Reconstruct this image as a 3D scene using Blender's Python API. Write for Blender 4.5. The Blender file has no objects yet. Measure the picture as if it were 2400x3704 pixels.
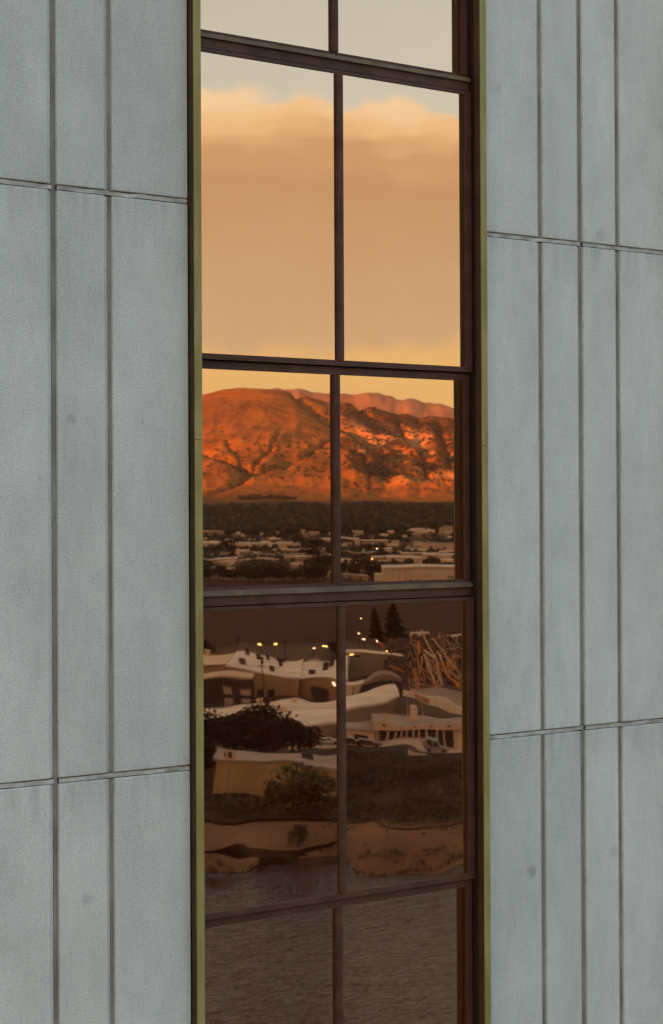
import bpy, bmesh, math, random
from mathutils import Vector, Matrix, noise
R_ = math.radians
sc = bpy.context.scene
COL = sc.collection
random.seed(7)

# ------------------------------------------------------------------ camera
YAW, PITCH, ROLL = R_(37.569), R_(0.391), R_(0.2745)
CAM = Vector((-6.1265, -8.0297, 46.0))
cd = bpy.data.cameras.new('camera'); cam = bpy.data.objects.new('camera', cd); COL.objects.link(cam)
cd.sensor_fit = 'HORIZONTAL'; cd.sensor_width = 36.0; cd.lens = 4600 / 1542 * 36.0
cd.shift_y = -63.07 / 2400
cd.clip_start = 0.1; cd.clip_end = 60000
fw = Vector((math.sin(YAW)*math.cos(PITCH), math.cos(YAW)*math.cos(PITCH), math.sin(PITCH)))
rt = Vector((math.cos(YAW), -math.sin(YAW), 0)); up = rt.cross(fw)
cR = rt*math.cos(ROLL) - up*math.sin(ROLL); cU = up*math.cos(ROLL) + rt*math.sin(ROLL)
m = Matrix((cR, cU, -fw)).transposed().to_4x4(); m.translation = CAM
cam.matrix_world = m
sc.camera = cam

# the view mirrored in the glass: s = to the right, r = away, both as seen in the pane
AX = Vector((math.sin(YAW), -math.cos(YAW), 0)); RT = Vector((math.cos(YAW), math.sin(YAW), 0))
CV = Vector((CAM.x, -CAM.y, 0))
def S(s, r, z=0.0):
    return CV + RT*s + AX*r + Vector((0, 0, z))

# ------------------------------------------------------------------ light
EXPO = 2.6
E2 = 2.0**EXPO
sun_az = R_(36)                       # low in the west, behind and to the left
to_sun = (-AX*math.cos(sun_az) - RT*math.sin(sun_az)).normalized()
SUN_EL = R_(4.2)
sd = bpy.data.lights.new('sun', 'SUN'); so = bpy.data.objects.new('sun', sd); COL.objects.link(so)
sd.energy = 4.8; sd.angle = R_(0.5); sd.color = (1.0, 0.38, 0.09)
sv = Vector((to_sun.x*math.cos(SUN_EL), to_sun.y*math.cos(SUN_EL), math.sin(SUN_EL)))
so.rotation_euler = sv.to_track_quat('Z', 'Y').to_euler()
so.location = (0, 0, 300)

w = bpy.data.worlds.new('World'); sc.world = w; w.use_nodes = True
nt = w.node_tree; N = nt.nodes; L = nt.links
for n in list(N): N.remove(n)
def nd(tree, t, **kw):
    n = tree.nodes.new(t)
    for k, v in kw.items():
        setattr(n, k, v)
    return n
def mth(tree, op, a, b=None, c=None):
    n = tree.nodes.new('ShaderNodeMath'); n.operation = op
    for i, x in enumerate((a, b, c)):
        if x is None: continue
        if isinstance(x, (int, float)): n.inputs[i].default_value = x
        else: tree.links.new(x, n.inputs[i])
    return n.outputs[0]
out = nd(nt, 'ShaderNodeOutputWorld'); bg = nd(nt, 'ShaderNodeBackground')
sky = nd(nt, 'ShaderNodeTexSky'); sky.sky_type = 'NISHITA'; sky.sun_disc = False
sky.sun_elevation = SUN_EL; sky.sun_rotation = math.atan2(sv.x, sv.y)
sky.air_density = 1.0; sky.dust_density = 1.0; sky.ozone_density = 1.0; sky.altitude = 1400
SKY_STR = 0.095
tc = nd(nt, 'ShaderNodeTexCoord')
sep = nd(nt, 'ShaderNodeSeparateXYZ'); L.new(tc.outputs['Generated'], sep.inputs[0])
el = mth(nt, 'MULTIPLY', mth(nt, 'ARCSINE', sep.outputs['Z']), 180/math.pi)
def wnoise(scale, stretch, det, seed=0.0, rough=0.5):
    mp = nd(nt, 'ShaderNodeMapping'); mp.inputs['Scale'].default_value = (1, 1, stretch); mp.inputs['Location'].default_value = (seed, seed*0.7, seed*1.3)
    L.new(tc.outputs['Generated'], mp.inputs[0])
    n = nd(nt, 'ShaderNodeTexNoise'); n.inputs['Scale'].default_value = scale; n.inputs['Detail'].default_value = det; n.inputs['Roughness'].default_value = rough
    L.new(mp.outputs[0], n.inputs['Vector'])
    return mth(nt, 'SUBTRACT', n.outputs['Fac'], 0.5)
n_big = wnoise(9, 1.6, 3, 11.32); n_puff = wnoise(24, 2.2, 6, 7.1, 0.55); n_str = wnoise(7, 12, 3, 5.3)
dr = nd(nt, 'ShaderNodeVectorMath', operation='DOT_PRODUCT'); L.new(tc.outputs['Generated'], dr.inputs[0]); dr.inputs[1].default_value = tuple(RT)
top = mth(nt, 'ADD', mth(nt, 'MULTIPLY', n_big, 4.5), 12.0)
top = mth(nt, 'ADD', top, mth(nt, 'MULTIPLY', dr.outputs['Value'], -7.0))      # the bank sinks towards one side
top = mth(nt, 'ADD', top, mth(nt, 'MULTIPLY', n_puff, 2.6))
mask = nd(nt, 'ShaderNodeMapRange', interpolation_type='SMOOTHSTEP')
mask.inputs['From Min'].default_value = -0.14; mask.inputs['From Max'].default_value = 0.36
L.new(mth(nt, 'SUBTRACT', top, el), mask.inputs['Value'])
elw = mth(nt, 'ADD', el, mth(nt, 'MULTIPLY', n_str, 1.6))
elw = mth(nt, 'ADD', elw, mth(nt, 'MULTIPLY', n_big, -2.2))
elw = mth(nt, 'ADD', elw, mth(nt, 'MULTIPLY', n_puff, 1.1))
rng = mth(nt, 'DIVIDE', elw, 16.0)
ramp = nd(nt, 'ShaderNodeValToRGB'); L.new(rng, ramp.inputs[0])
TINT = (0.58, 0.38, 0.245)
def lin(c):
    c /= 255.0
    return c/12.92 if c <= 0.04045 else ((c+0.055)/1.055)**2.4
def skyc(r, g, b, k=1.0):          # colour seen in the bronze glass -> colour of the sky itself
    return tuple(lin(x)/t/E2*k for x, t in zip((r, g, b), TINT)) + (1,)
stops = [(0.0, (225, 175, 105)), (3.6, (240, 192, 116)), (4.2, (238, 188, 118)), (4.9, (212, 174, 126)), (6.6, (207, 166, 119)),
         (9.3, (202, 153, 106)), (10.1, (212, 161, 110)), (10.9, (245, 194, 134)), (11.9, (253, 214, 164)), (13.4, (250, 210, 168))]
cr = ramp.color_ramp
cr.elements.remove(cr.elements[1]); cr.elements[0].position = 0.0; cr.elements[0].color = skyc(*stops[0][1])
for d, c in stops[1:]:
    e = cr.elements.new(d/16.0); e.color = skyc(*c)
skm = nd(nt, 'ShaderNodeMix', data_type='RGBA', blend_type='MULTIPLY'); skm.inputs[0].default_value = 1.0
L.new(sky.outputs[0], skm.inputs[6]); skm.inputs[7].default_value = (SKY_STR,)*3 + (1,)
mx = nd(nt, 'ShaderNodeMix', data_type='RGBA')
vl = nd(nt, 'ShaderNodeMix', data_type='RGBA'); vl.inputs[0].default_value = 0.5        # thin high veil
L.new(skm.outputs[2], vl.inputs[6]); vl.inputs[7].default_value = skyc(216, 205, 188)
L.new(mask.outputs[0], mx.inputs[0]); L.new(vl.outputs[2], mx.inputs[6]); L.new(ramp.outputs[0], mx.inputs[7])
L.new(mx.outputs[2], bg.inputs['Color']); bg.inputs['Strength'].default_value = 1.0
L.new(bg.outputs[0], out.inputs[0])

sc.view_settings.view_transform = 'Standard'; sc.view_settings.look = 'None'
sc.view_settings.exposure = EXPO; sc.view_settings.gamma = 1.0; sc.view_settings.use_curve_mapping = False
sc.cycles.use_denoising = True
sc.cycles.max_bounces = 5; sc.cycles.glossy_bounces = 3; sc.cycles.diffuse_bounces = 2; sc.cycles.volume_bounces = 0
sc.cycles.use_adaptive_sampling = True; sc.cycles.adaptive_threshold = 0.015
sc.cycles.sample_clamp_indirect = 6.0

# ------------------------------------------------------------------ materials
def mat(name, col, rough=0.7, metal=0.0, var=0.0, vscale=1.0, vstretch=(1, 1, 1), bump=0.0, bscale=20.0, bdist=0.01, col2=None, detail=5, spec=0.3, emit=None, estr=0.0):
    M = bpy.data.materials.new(name); M.use_nodes = True
    t = M.node_tree; b = t.nodes['Principled BSDF']
    b.inputs['Base Color'].default_value = tuple(col) + (1,)
    b.inputs['Roughness'].default_value = rough; b.inputs['Metallic'].default_value = metal
    b.inputs['Specular IOR Level'].default_value = spec
    g = nd(t, 'ShaderNodeNewGeometry')
    def noise_(scale, stretch, det):
        mp = nd(t, 'ShaderNodeMapping'); mp.inputs['Scale'].default_value = stretch
        t.links.new(g.outputs['Position'], mp.inputs[0])
        n = nd(t, 'ShaderNodeTexNoise'); n.inputs['Scale'].default_value = scale; n.inputs['Detail'].default_value = det
        t.links.new(mp.outputs[0], n.inputs['Vector']); return n
    if var or col2:
        n = noise_(vscale, vstretch, detail)
        r = nd(t, 'ShaderNodeValToRGB'); t.links.new(n.outputs['Fac'], r.inputs[0])
        c2 = col2 if col2 else tuple(min(1, c*(1+var)) for c in col); c1 = col if col2 else tuple(c*(1-var) for c in col)
        r.color_ramp.elements[0].position = 0.35; r.color_ramp.elements[1].position = 0.65
        r.color_ramp.elements[0].color = tuple(c1)+(1,); r.color_ramp.elements[1].color = tuple(c2)+(1,)
        t.links.new(r.outputs[0], b.inputs['Base Color'])
    if bump:
        n = noise_(bscale, (1, 1, 1), 6); bp = nd(t, 'ShaderNodeBump'); bp.inputs['Strength'].default_value = bump; bp.inputs['Distance'].default_value = bdist
        t.links.new(n.outputs['Fac'], bp.inputs['Height']); t.links.new(bp.outputs[0], b.inputs['Normal'])
    if emit:
        b.inputs['Emission Color'].default_value = tuple(emit)+(1,); b.inputs['Emission Strength'].default_value = estr
    return M

ST, ZJ = 2.749, 47.493                          # storey height, height of one panel joint
def wall_material():
    M = bpy.data.materials.new('painted_concrete'); M.use_nodes = True
    t = M.node_tree; b = t.nodes['Principled BSDF']; b.inputs['Roughness'].default_value = 0.85; b.inputs['Specular IOR Level'].default_value = 0.09
    g = nd(t, 'ShaderNodeNewGeometry')
    def nz(scale, st, det, ro=0.5):
        mp = nd(t, 'ShaderNodeMapping'); mp.inputs['Scale'].default_value = st
        t.links.new(g.outputs['Position'], mp.inputs[0])
        n = nd(t, 'ShaderNodeTexNoise'); n.inputs['Scale'].default_value = scale; n.inputs['Detail'].default_value = det; n.inputs['Roughness'].default_value = ro
        t.links.new(mp.outputs[0], n.inputs['Vector']); return n.outputs['Fac']
    def rmp(v, a, bb, ca, cb):
        r = nd(t, 'ShaderNodeMapRange'); t.links.new(v, r.inputs[0])
        for i, x in enumerate((a, bb, ca, cb)): r.inputs[i+1].default_value = x
        return r.outputs[0]
    base = nd(t, 'ShaderNodeMix', data_type='RGBA'); base.inputs[6].default_value = (0.535, 0.520, 0.474, 1); base.inputs[7].default_value = (0.495, 0.503, 0.466, 1)
    t.links.new(rmp(nz(0.55, (1, 1, 0.35), 3), 0.35, 0.65, 0, 1), base.inputs[0])
    f = rmp(nz(2.2, (1, 1, 0.5), 3, 0.6), 0.3, 0.72, 0.86, 1.06)
    f = mth(t, 'MULTIPLY', f, rmp(nz(34, (1, 1, 0.15), 4, 0.6), 0.3, 0.7, 0.965, 1.025))      # faint vertical streaks
    f = mth(t, 'MULTIPLY', f, rmp(nz(115, (1, 1, 1), 2, 0.7), 0.25, 0.75, 0.76, 1.22))        # grain
    f = mth(t, 'MULTIPLY', f, rmp(nz(9, (1, 1, 0.6), 3, 0.6), 0.3, 0.7, 0.95, 1.04))
    f = mth(t, 'MULTIPLY', f, rmp(nz(38, (1, 1, 0.35), 3, 0.7), 0.61, 0.74, 1.0, 0.78))       # scattered flecks
    oi = nd(t, 'ShaderNodeObjectInfo'); f = mth(t, 'MULTIPLY', f, rmp(oi.outputs['Random'], 0, 1, 0.93, 1.045))      # each panel cast a little differently
    sp = nd(t, 'ShaderNodeSeparateXYZ'); t.links.new(g.outputs['Position'], sp.inputs[0])
    wn = rmp(nz(30, (1, 1, 1), 2), 0.3, 0.7, -0.012, 0.012)
    for (x, z, rad, a) in STAINS:                                                              # old round water stains
        d = nd(t, 'ShaderNodeVectorMath', operation='DISTANCE'); t.links.new(g.outputs['Position'], d.inputs[0]); d.inputs[1].default_value = (x, 0, z)
        wob = mth(t, 'ADD', d.outputs['Value'], wn)
        r = nd(t, 'ShaderNodeMapRange', interpolation_type='SMOOTHSTEP'); t.links.new(wob, r.inputs[0])
        r.inputs[1].default_value = rad*0.3; r.inputs[2].default_value = rad; r.inputs[3].default_value = 1-a; r.inputs[4].default_value = 1.0
        f = mth(t, 'MULTIPLY', f, r.outputs[0])
    fz = mth(t, 'FRACT', mth(t, 'DIVIDE', mth(t, 'SUBTRACT', sp.outputs['Z'], ZJ - 20*ST), ST))
    below = rmp(fz, 0.90, 1.0, 0.0, 1.0); above = rmp(fz, 0.0, 0.022, 1.0, 0.0)
    st_ = nz(16, (1, 1, 0.10), 3, 0.6)
    gr_ = mth(t, 'MULTIPLY', mth(t, 'MAXIMUM', mth(t, 'POWER', below, 1.6), mth(t, 'MULTIPLY', above, 0.7)), rmp(st_, 0.42, 0.72, 0.0, 0.30))
    f = mth(t, 'MULTIPLY', f, mth(t, 'SUBTRACT', 1.0, gr_))
    mu = nd(t, 'ShaderNodeVectorMath', operation='SCALE'); t.links.new(base.outputs[2], mu.inputs[0]); t.links.new(f, mu.inputs['Scale'])
    t.links.new(mu.outputs[0], b.inputs['Base Color'])
    bp = nd(t, 'ShaderNodeBump'); bp.inputs['Strength'].default_value = 0.5; bp.inputs['Distance'].default_value = 0.004
    t.links.new(nz(140, (1, 1, 1), 1, 0.7), bp.inputs['Height']); t.links.new(bp.outputs[0], b.inputs['Normal'])
    return M
STAINS = [(-1.475, 46.42, 0.035, 0.22), (-1.40, 44.18, 0.04, 0.20), (1.44, 43.98, 0.05, 0.26), (2.10, 44.02, 0.05, 0.14), (2.0, 47.56, 0.05, 0.15), (1.20, 48.3, 0.06, 0.10)]

def glass_material(name, amp, scale):
    M = bpy.data.materials.new(name); M.use_nodes = True
    t = M.node_tree; b = t.nodes['Principled BSDF']
    b.inputs['Base Color'].default_value = TINT + (1,); b.inputs['Metallic'].default_value = 1.0; b.inputs['Roughness'].default_value = 0.012
    g = nd(t, 'ShaderNodeNewGeometry')
    n = nd(t, 'ShaderNodeTexNoise'); n.inputs['Scale'].default_value = scale; n.inputs['Detail'].default_value = 1.0
    mp = nd(t, 'ShaderNodeMapping'); mp.inputs['Scale'].default_value = (1, 1, 1.5); t.links.new(g.outputs['Position'], mp.inputs[0]); t.links.new(mp.outputs[0], n.inputs['Vector'])
    bp = nd(t, 'ShaderNodeBump'); bp.inputs['Strength'].default_value = 1.0; bp.inputs['Distance'].default_value = amp
    n2 = nd(t, 'ShaderNodeTexNoise'); n2.inputs['Scale'].default_value = scale*3.2; n2.inputs['Detail'].default_value = 0.0; t.links.new(mp.outputs[0], n2.inputs['Vector'])
    hh = mth(t, 'ADD', n.outputs['Fac'], mth(t, 'MULTIPLY', n2.outputs['Fac'], 0.16))
    t.links.new(hh, bp.inputs['Height']); t.links.new(bp.outputs[0], b.inputs['Normal'])
    # faint dark red diffuse veil mixed over the mirror coating
    df = nd(t, 'ShaderNodeBsdfDiffuse'); df.inputs[0].default_value = (0.20, 0.030, 0.014, 1)
    fn = nd(t, 'ShaderNodeTexNoise'); fn.inputs['Scale'].default_value = 3.0; fn.inputs['Detail'].default_value = 4; t.links.new(g.outputs['Position'], fn.inputs['Vector'])
    ms = nd(t, 'ShaderNodeMixShader'); t.links.new(mth(t, 'ADD', mth(t, 'MULTIPLY', fn.outputs['Fac'], 0.055), 0.04), ms.inputs[0])
    t.links.new(b.outputs[0], ms.inputs[1]); t.links.new(df.outputs[0], ms.inputs[2])
    t.links.new(ms.outputs[0], t.nodes['Material Output'].inputs[0])
    return M

MT = {}
MT['wall'] = wall_material()
MT['core'] = mat('core_concrete', (0.45, 0.46, 0.46), 0.9, var=0.1, vscale=1)
MT['sealant'] = mat('joint_sealant', (0.25, 0.23, 0.195), 0.8, col2=(0.47, 0.45, 0.41), vscale=11, vstretch=(1, 1, 3), bump=0.4, bscale=60, bdist=0.004)
MT['groove'] = mat('dirty_groove_sealant', (0.19, 0.145, 0.125), 0.85, col2=(0.30, 0.25, 0.225), vscale=6, vstretch=(1, 1, 0.5), bump=0.3, bscale=80)
MT['olive'] = mat('olive_gold_trim', (0.215, 0.172, 0.050), 0.55, 0.0, col2=(0.30, 0.245, 0.088), vscale=5, vstretch=(2, 2, 0.6), bump=0.15, bscale=50, bdist=0.002, spec=0.25)
MT['channel'] = mat('shaded_bronze_fin', (0.050, 0.024, 0.008), 0.5, 0.0, var=0.25, vscale=5, spec=0.3)  # fin sides darker than their cap; shade is put into this colour
MT['liner'] = mat('shaded_bronze_liner', (0.020, 0.009, 0.006), 0.5, 0.0, var=0.3, vscale=6, spec=0.25)  # bronze taken near black; the recess shade is put into its colour
MT['bronze'] = mat('brown_bronze_frame', (0.052, 0.020, 0.011), 0.6, 0.0, col2=(0.086, 0.036, 0.022), vscale=9, vstretch=(1, 1, 1), bump=0.15, bscale=60, bdist=0.001, spec=0.22)
MT['lip'] = mat('lit_bronze_sill', (0.10, 0.062, 0.036), 0.6, 0.0, col2=(0.15, 0.105, 0.060), vscale=7, bump=0.15, bscale=60, bdist=0.001, spec=0.2)  # frame bronze made lighter; light caught by the lip is in the colour
MT['stile'] = mat('red_bronze_stile', (0.075, 0.026, 0.018), 0.55, 0.0, var=0.2, vscale=8, spec=0.25)
MT['gasket'] = mat('black_gasket', (0.015, 0.012, 0.012), 0.7)
MT['glass_a'] = glass_material('bronze_reflective_glass', 0.0003, 1.3)
MT['glass_b'] = glass_material('bronze_reflective_spandrel_glass', 0.0010, 1.6)

# ------------------------------------------------------------------ mesh helpers
def link(o, parent=None):
    COL.objects.link(o)
    if parent: o.parent = parent
    return o
def tag(o, label=None, cat=None, group=None, kind=None):
    if label: o['label'] = label
    if cat: o['category'] = cat
    if group: o['group'] = group
    if kind: o['kind'] = kind
    return o
def empty(name, loc):
    o = bpy.data.objects.new(name, None); o.location = loc; o.empty_display_size = 0.2
    return link(o)
class MB:
    def __init__(s): s.v = []; s.f = []
    def add(s, vs, fs):
        k = len(s.v); s.v += [tuple(v) for v in vs]; s.f += [tuple(i+k for i in f) for f in fs]; return s
    def box(s, x0, x1, y0, y1, z0, z1):
        return s.add([(x0, y0, z0), (x1, y0, z0), (x1, y1, z0), (x0, y1, z0), (x0, y0, z1), (x1, y0, z1), (x1, y1, z1), (x0, y1, z1)],
                     [(0, 3, 2, 1), (4, 5, 6, 7), (0, 1, 5, 4), (1, 2, 6, 5), (2, 3, 7, 6), (3, 0, 4, 7)])
    def prism(s, pts, z0, z1):           # plan polygon, anticlockwise
        n = len(pts)
        return s.add([(x, y, z0) for x, y in pts] + [(x, y, z1) for x, y in pts],
                     [tuple(range(n-1, -1, -1)), tuple(range(n, 2*n))] + [(i, (i+1) % n, n+(i+1) % n, n+i) for i in range(n)])
    def tube(s, path, rad, n=6):
        k = len(s.v); P = [Vector(p) for p in path]
        rads = rad if isinstance(rad, (list, tuple)) else [rad]*len(P)
        for i, p in enumerate(P):
            d = (P[min(i+1, len(P)-1)] - P[max(i-1, 0)]).normalized()
            a = d.orthogonal().normalized() if abs(d.z) < 0.99 else Vector((1, 0, 0)); a = (a - d*a.dot(d)).normalized(); b = d.cross(a)
            for j in range(n):
                t = 2*math.pi*j/n; q = p + (a*math.cos(t) + b*math.sin(t))*rads[i]; s.v.append(tuple(q))
        for i in range(len(P)-1):
            for j in range(n):
                s.f.append((k+i*n+j, k+i*n+(j+1) % n, k+(i+1)*n+(j+1) % n, k+(i+1)*n+j))
        s.f.append(tuple(k+j for j in range(n-1, -1, -1))); s.f.append(tuple(k+(len(P)-1)*n+j for j in range(n)))
        return s
    def build(s, name, material, parent=None, origin=None, view=False, smooth=False):
        """view=True: vertices are given in (s, r, z) of the mirrored view"""
        vs = [S(*v) for v in s.v] if view else [Vector(v) for v in s.v]
        fs = [f[::-1] for f in s.f] if view else s.f
        o_ = Vector(origin) if origin is not None else Vector((0, 0, 0))
        me = bpy.data.meshes.new(name); me.from_pydata([v-o_ for v in vs], [], fs); me.update()
        if smooth:
            for p in me.polygons: p.use_smooth = True
        me.materials.append(material)
        o = bpy.data.objects.new(name, me); link(o)
        if parent:
            o.parent = parent; o.location = o_ - parent.location if not parent.parent else o_ - parent.location - parent.parent.location
        else: o.location = o_
        return o

# ------------------------------------------------------------------ the tower
tower = empty('hotel_tower', (0, 0, 0))
tag(tower, 'pale grey concrete panel tower with a tall strip of bronze mirror windows', 'building')
XC, HW, BAY = 0.132, 0.951, 3.412
ST, ZJ, ZB = 2.749, 47.493, 45.496
# core behind the panels, from the ground to the roof
cb = MB(); cb.box(-16, 16, 0.30, 18, -1.0, 78.0); cb.build('core', MT['core'], tower)
JG = 0.014                                     # half height of the horizontal joints
pan_cache = {}
def panel(x0, x1, xg, z0, z1, bevel_right):
    """precast panel: front at y=0, one rustication groove at xg, bevelled right edge at a vertical joint"""
    pts = [(x0, 0.26), (x0, 0.003), (x0+0.003, 0.0)]
    pts += [(xg-0.034, 0.0), (xg-0.011, 0.020), (xg+0.012, 0.024), (xg+0.0135, 0.003), (xg+0.0165, 0.0)]
    if bevel_right: pts += [(x1-0.030, 0.0), (x1, 0.019), (x1, 0.26)]
    else: pts += [(x1-0.003, 0.0), (x1, 0.003), (x1, 0.26)]
    b = MB(); c = 0.004; n = len(pts)
    ring = lambda ins, z: [(min(max(x, x0+ins), x1-ins), max(y, y+(0.004 if ins and y < 0.2 else 0)), z) for x, y in pts]
    b.add(ring(c*0.5, z0) + ring(0, z0+c) + ring(0, z1-c) + ring(c*0.5, z1),
          [tuple(range(n-1, -1, -1)), tuple(range(3*n, 4*n))] + [(k*n+i, k*n+(i+1) % n, (k+1)*n+(i+1) % n, (k+1)*n+i) for k in range(3) for i in range(n)])
    p = b.build('wall_panel', MT['wall'], tower)
    g = MB(); g.box(xg-0.004, xg+0.0115, 0.0165, 0.0225, z0+0.006, z1-0.006); g.build('groove_sealant', MT['groove'], p)
    return p
ROWS = range(-3, 3)
for bay in (-1, 0, 1):
    xc = XC + bay*BAY
    for sgn in (-1, 1):
        xe = xc + sgn*(HW+0.003)
        xj = xc + (-1.690 if sgn < 0 else 1.722)
        xg = xc + (-1.392 if sgn < 0 else 1.408)
        for k in ROWS:
            z0, z1 = ZJ + k*ST + JG, ZJ + (k+1)*ST - JG
            if sgn < 0: panel(xj+0.012, xe, xg, z0, z1, False)
            else: panel(xe, xj-0.012, xg, z0, z1, True)
        for k in ROWS:
            zc = ZJ + k*ST
            a, b_ = (xj+0.014, xe) if sgn < 0 else (xe, xj-0.014)
            s_ = MB(); nseg = 24
            for i in range(nseg):                       # hand tooled bead, slightly uneven
                t0, t1 = a+(b_-a)*i/nseg, a+(b_-a)*(i+1)/nseg
                e0 = 0.0048*noise.noise((t0*9, k*3.1, sgn)); e1 = 0.0048*noise.noise((t1*9, k*3.1, sgn))
                h = 0.0098
                s_.add([(t0, 0.006+e0, zc-h+e0), (t1, 0.006+e1, zc-h+e1), (t1, 0.06, zc-h+e1), (t0, 0.06, zc-h+e0),
                        (t0, 0.006-e0, zc+h+e0), (t1, 0.006-e1, zc+h+e1), (t1, 0.06, zc+h+e1), (t0, 0.06, zc+h+e0)],
                       [(0, 1, 5, 4), (4, 5, 6, 7), (0, 3, 2, 1)])
            s_.build('joint_sealant', MT['sealant'], tower)
            g = MB(); g.box(a, b_, 0.03, 0.05, zc-0.0135, zc+0.0135); g.build('joint_backing', MT['groove'], tower)
    # vertical joint between this bay and the one to its right
    xj = xc + 1.722; xk = xc + BAY - 1.690
    g = MB(); g.box(xj-0.0095, xj+0.0115, 0.0175, 0.05, ZJ-3*ST, ZJ+3*ST); g.build('joint_sealant', MT['groove'], tower)
    if bay == -1:
        xj = xc - 1.690
        g = MB(); g.box(xj-0.016, xj+0.0115, 0.0175, 0.05, ZJ-3*ST, ZJ+3*ST); g.build('joint_sealant', MT['groove'], tower)

# trim fins on both sides of each window strip (in lengths, with a seam), liner behind
SEAM = [38.2, 46.335, 54.5]
for bay in (-1, 0, 1):
    xc = XC + bay*BAY
    for sgn in (-1, 1):
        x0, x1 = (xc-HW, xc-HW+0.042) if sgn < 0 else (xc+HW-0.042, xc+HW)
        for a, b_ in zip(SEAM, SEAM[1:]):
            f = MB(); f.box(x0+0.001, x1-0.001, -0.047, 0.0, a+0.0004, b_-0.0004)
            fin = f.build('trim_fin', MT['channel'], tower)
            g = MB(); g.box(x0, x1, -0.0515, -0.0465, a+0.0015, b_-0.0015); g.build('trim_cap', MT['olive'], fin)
        f = MB(); f.box(x0+0.004, x1-0.004, 0.0, 0.16, SEAM[0], SEAM[-1]); f.build('jamb_liner', MT['liner'], tower)

def frame_ring(x0, x1, z0, z1, wl, wb, wt, y0, y1):
    b = MB()
    b.box(x0, x0+wl, y0, y1, z0, z1); b.box(x1-wl, x1, y0, y1, z0, z1)
    b.box(x0+wl, x1-wl, y0+0.001, y1, z0, z0+wb); b.box(x0+wl, x1-wl, y0+0.001, y1, z1-wt, z1)
    return b
def pane(x0, x1, z0, z1, y, material, parent, tx, tz):
    """one sheet of glass; tx, tz are its tiny tilts"""
    xm, zm = (x0+x1)/2, (z0+z1)/2
    q = lambda x, z, d: (x, y + d + (x-xm)*tx + (z-zm)*tz, z)
    b = MB(); b.add([q(x0, z0, 0), q(x1, z0, 0), q(x1, z1, 0), q(x0, z1, 0), q(x0, z0, .006), q(x1, z0, .006), q(x1, z1, .006), q(x0, z1, .006)],
                    [(0, 1, 2, 3), (7, 6, 5, 4), (0, 4, 5, 1), (1, 5, 6, 2), (2, 6, 7, 3), (3, 7, 4, 0)])
    return b.build('pane', material, parent)
rp = random.Random(3)
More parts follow.
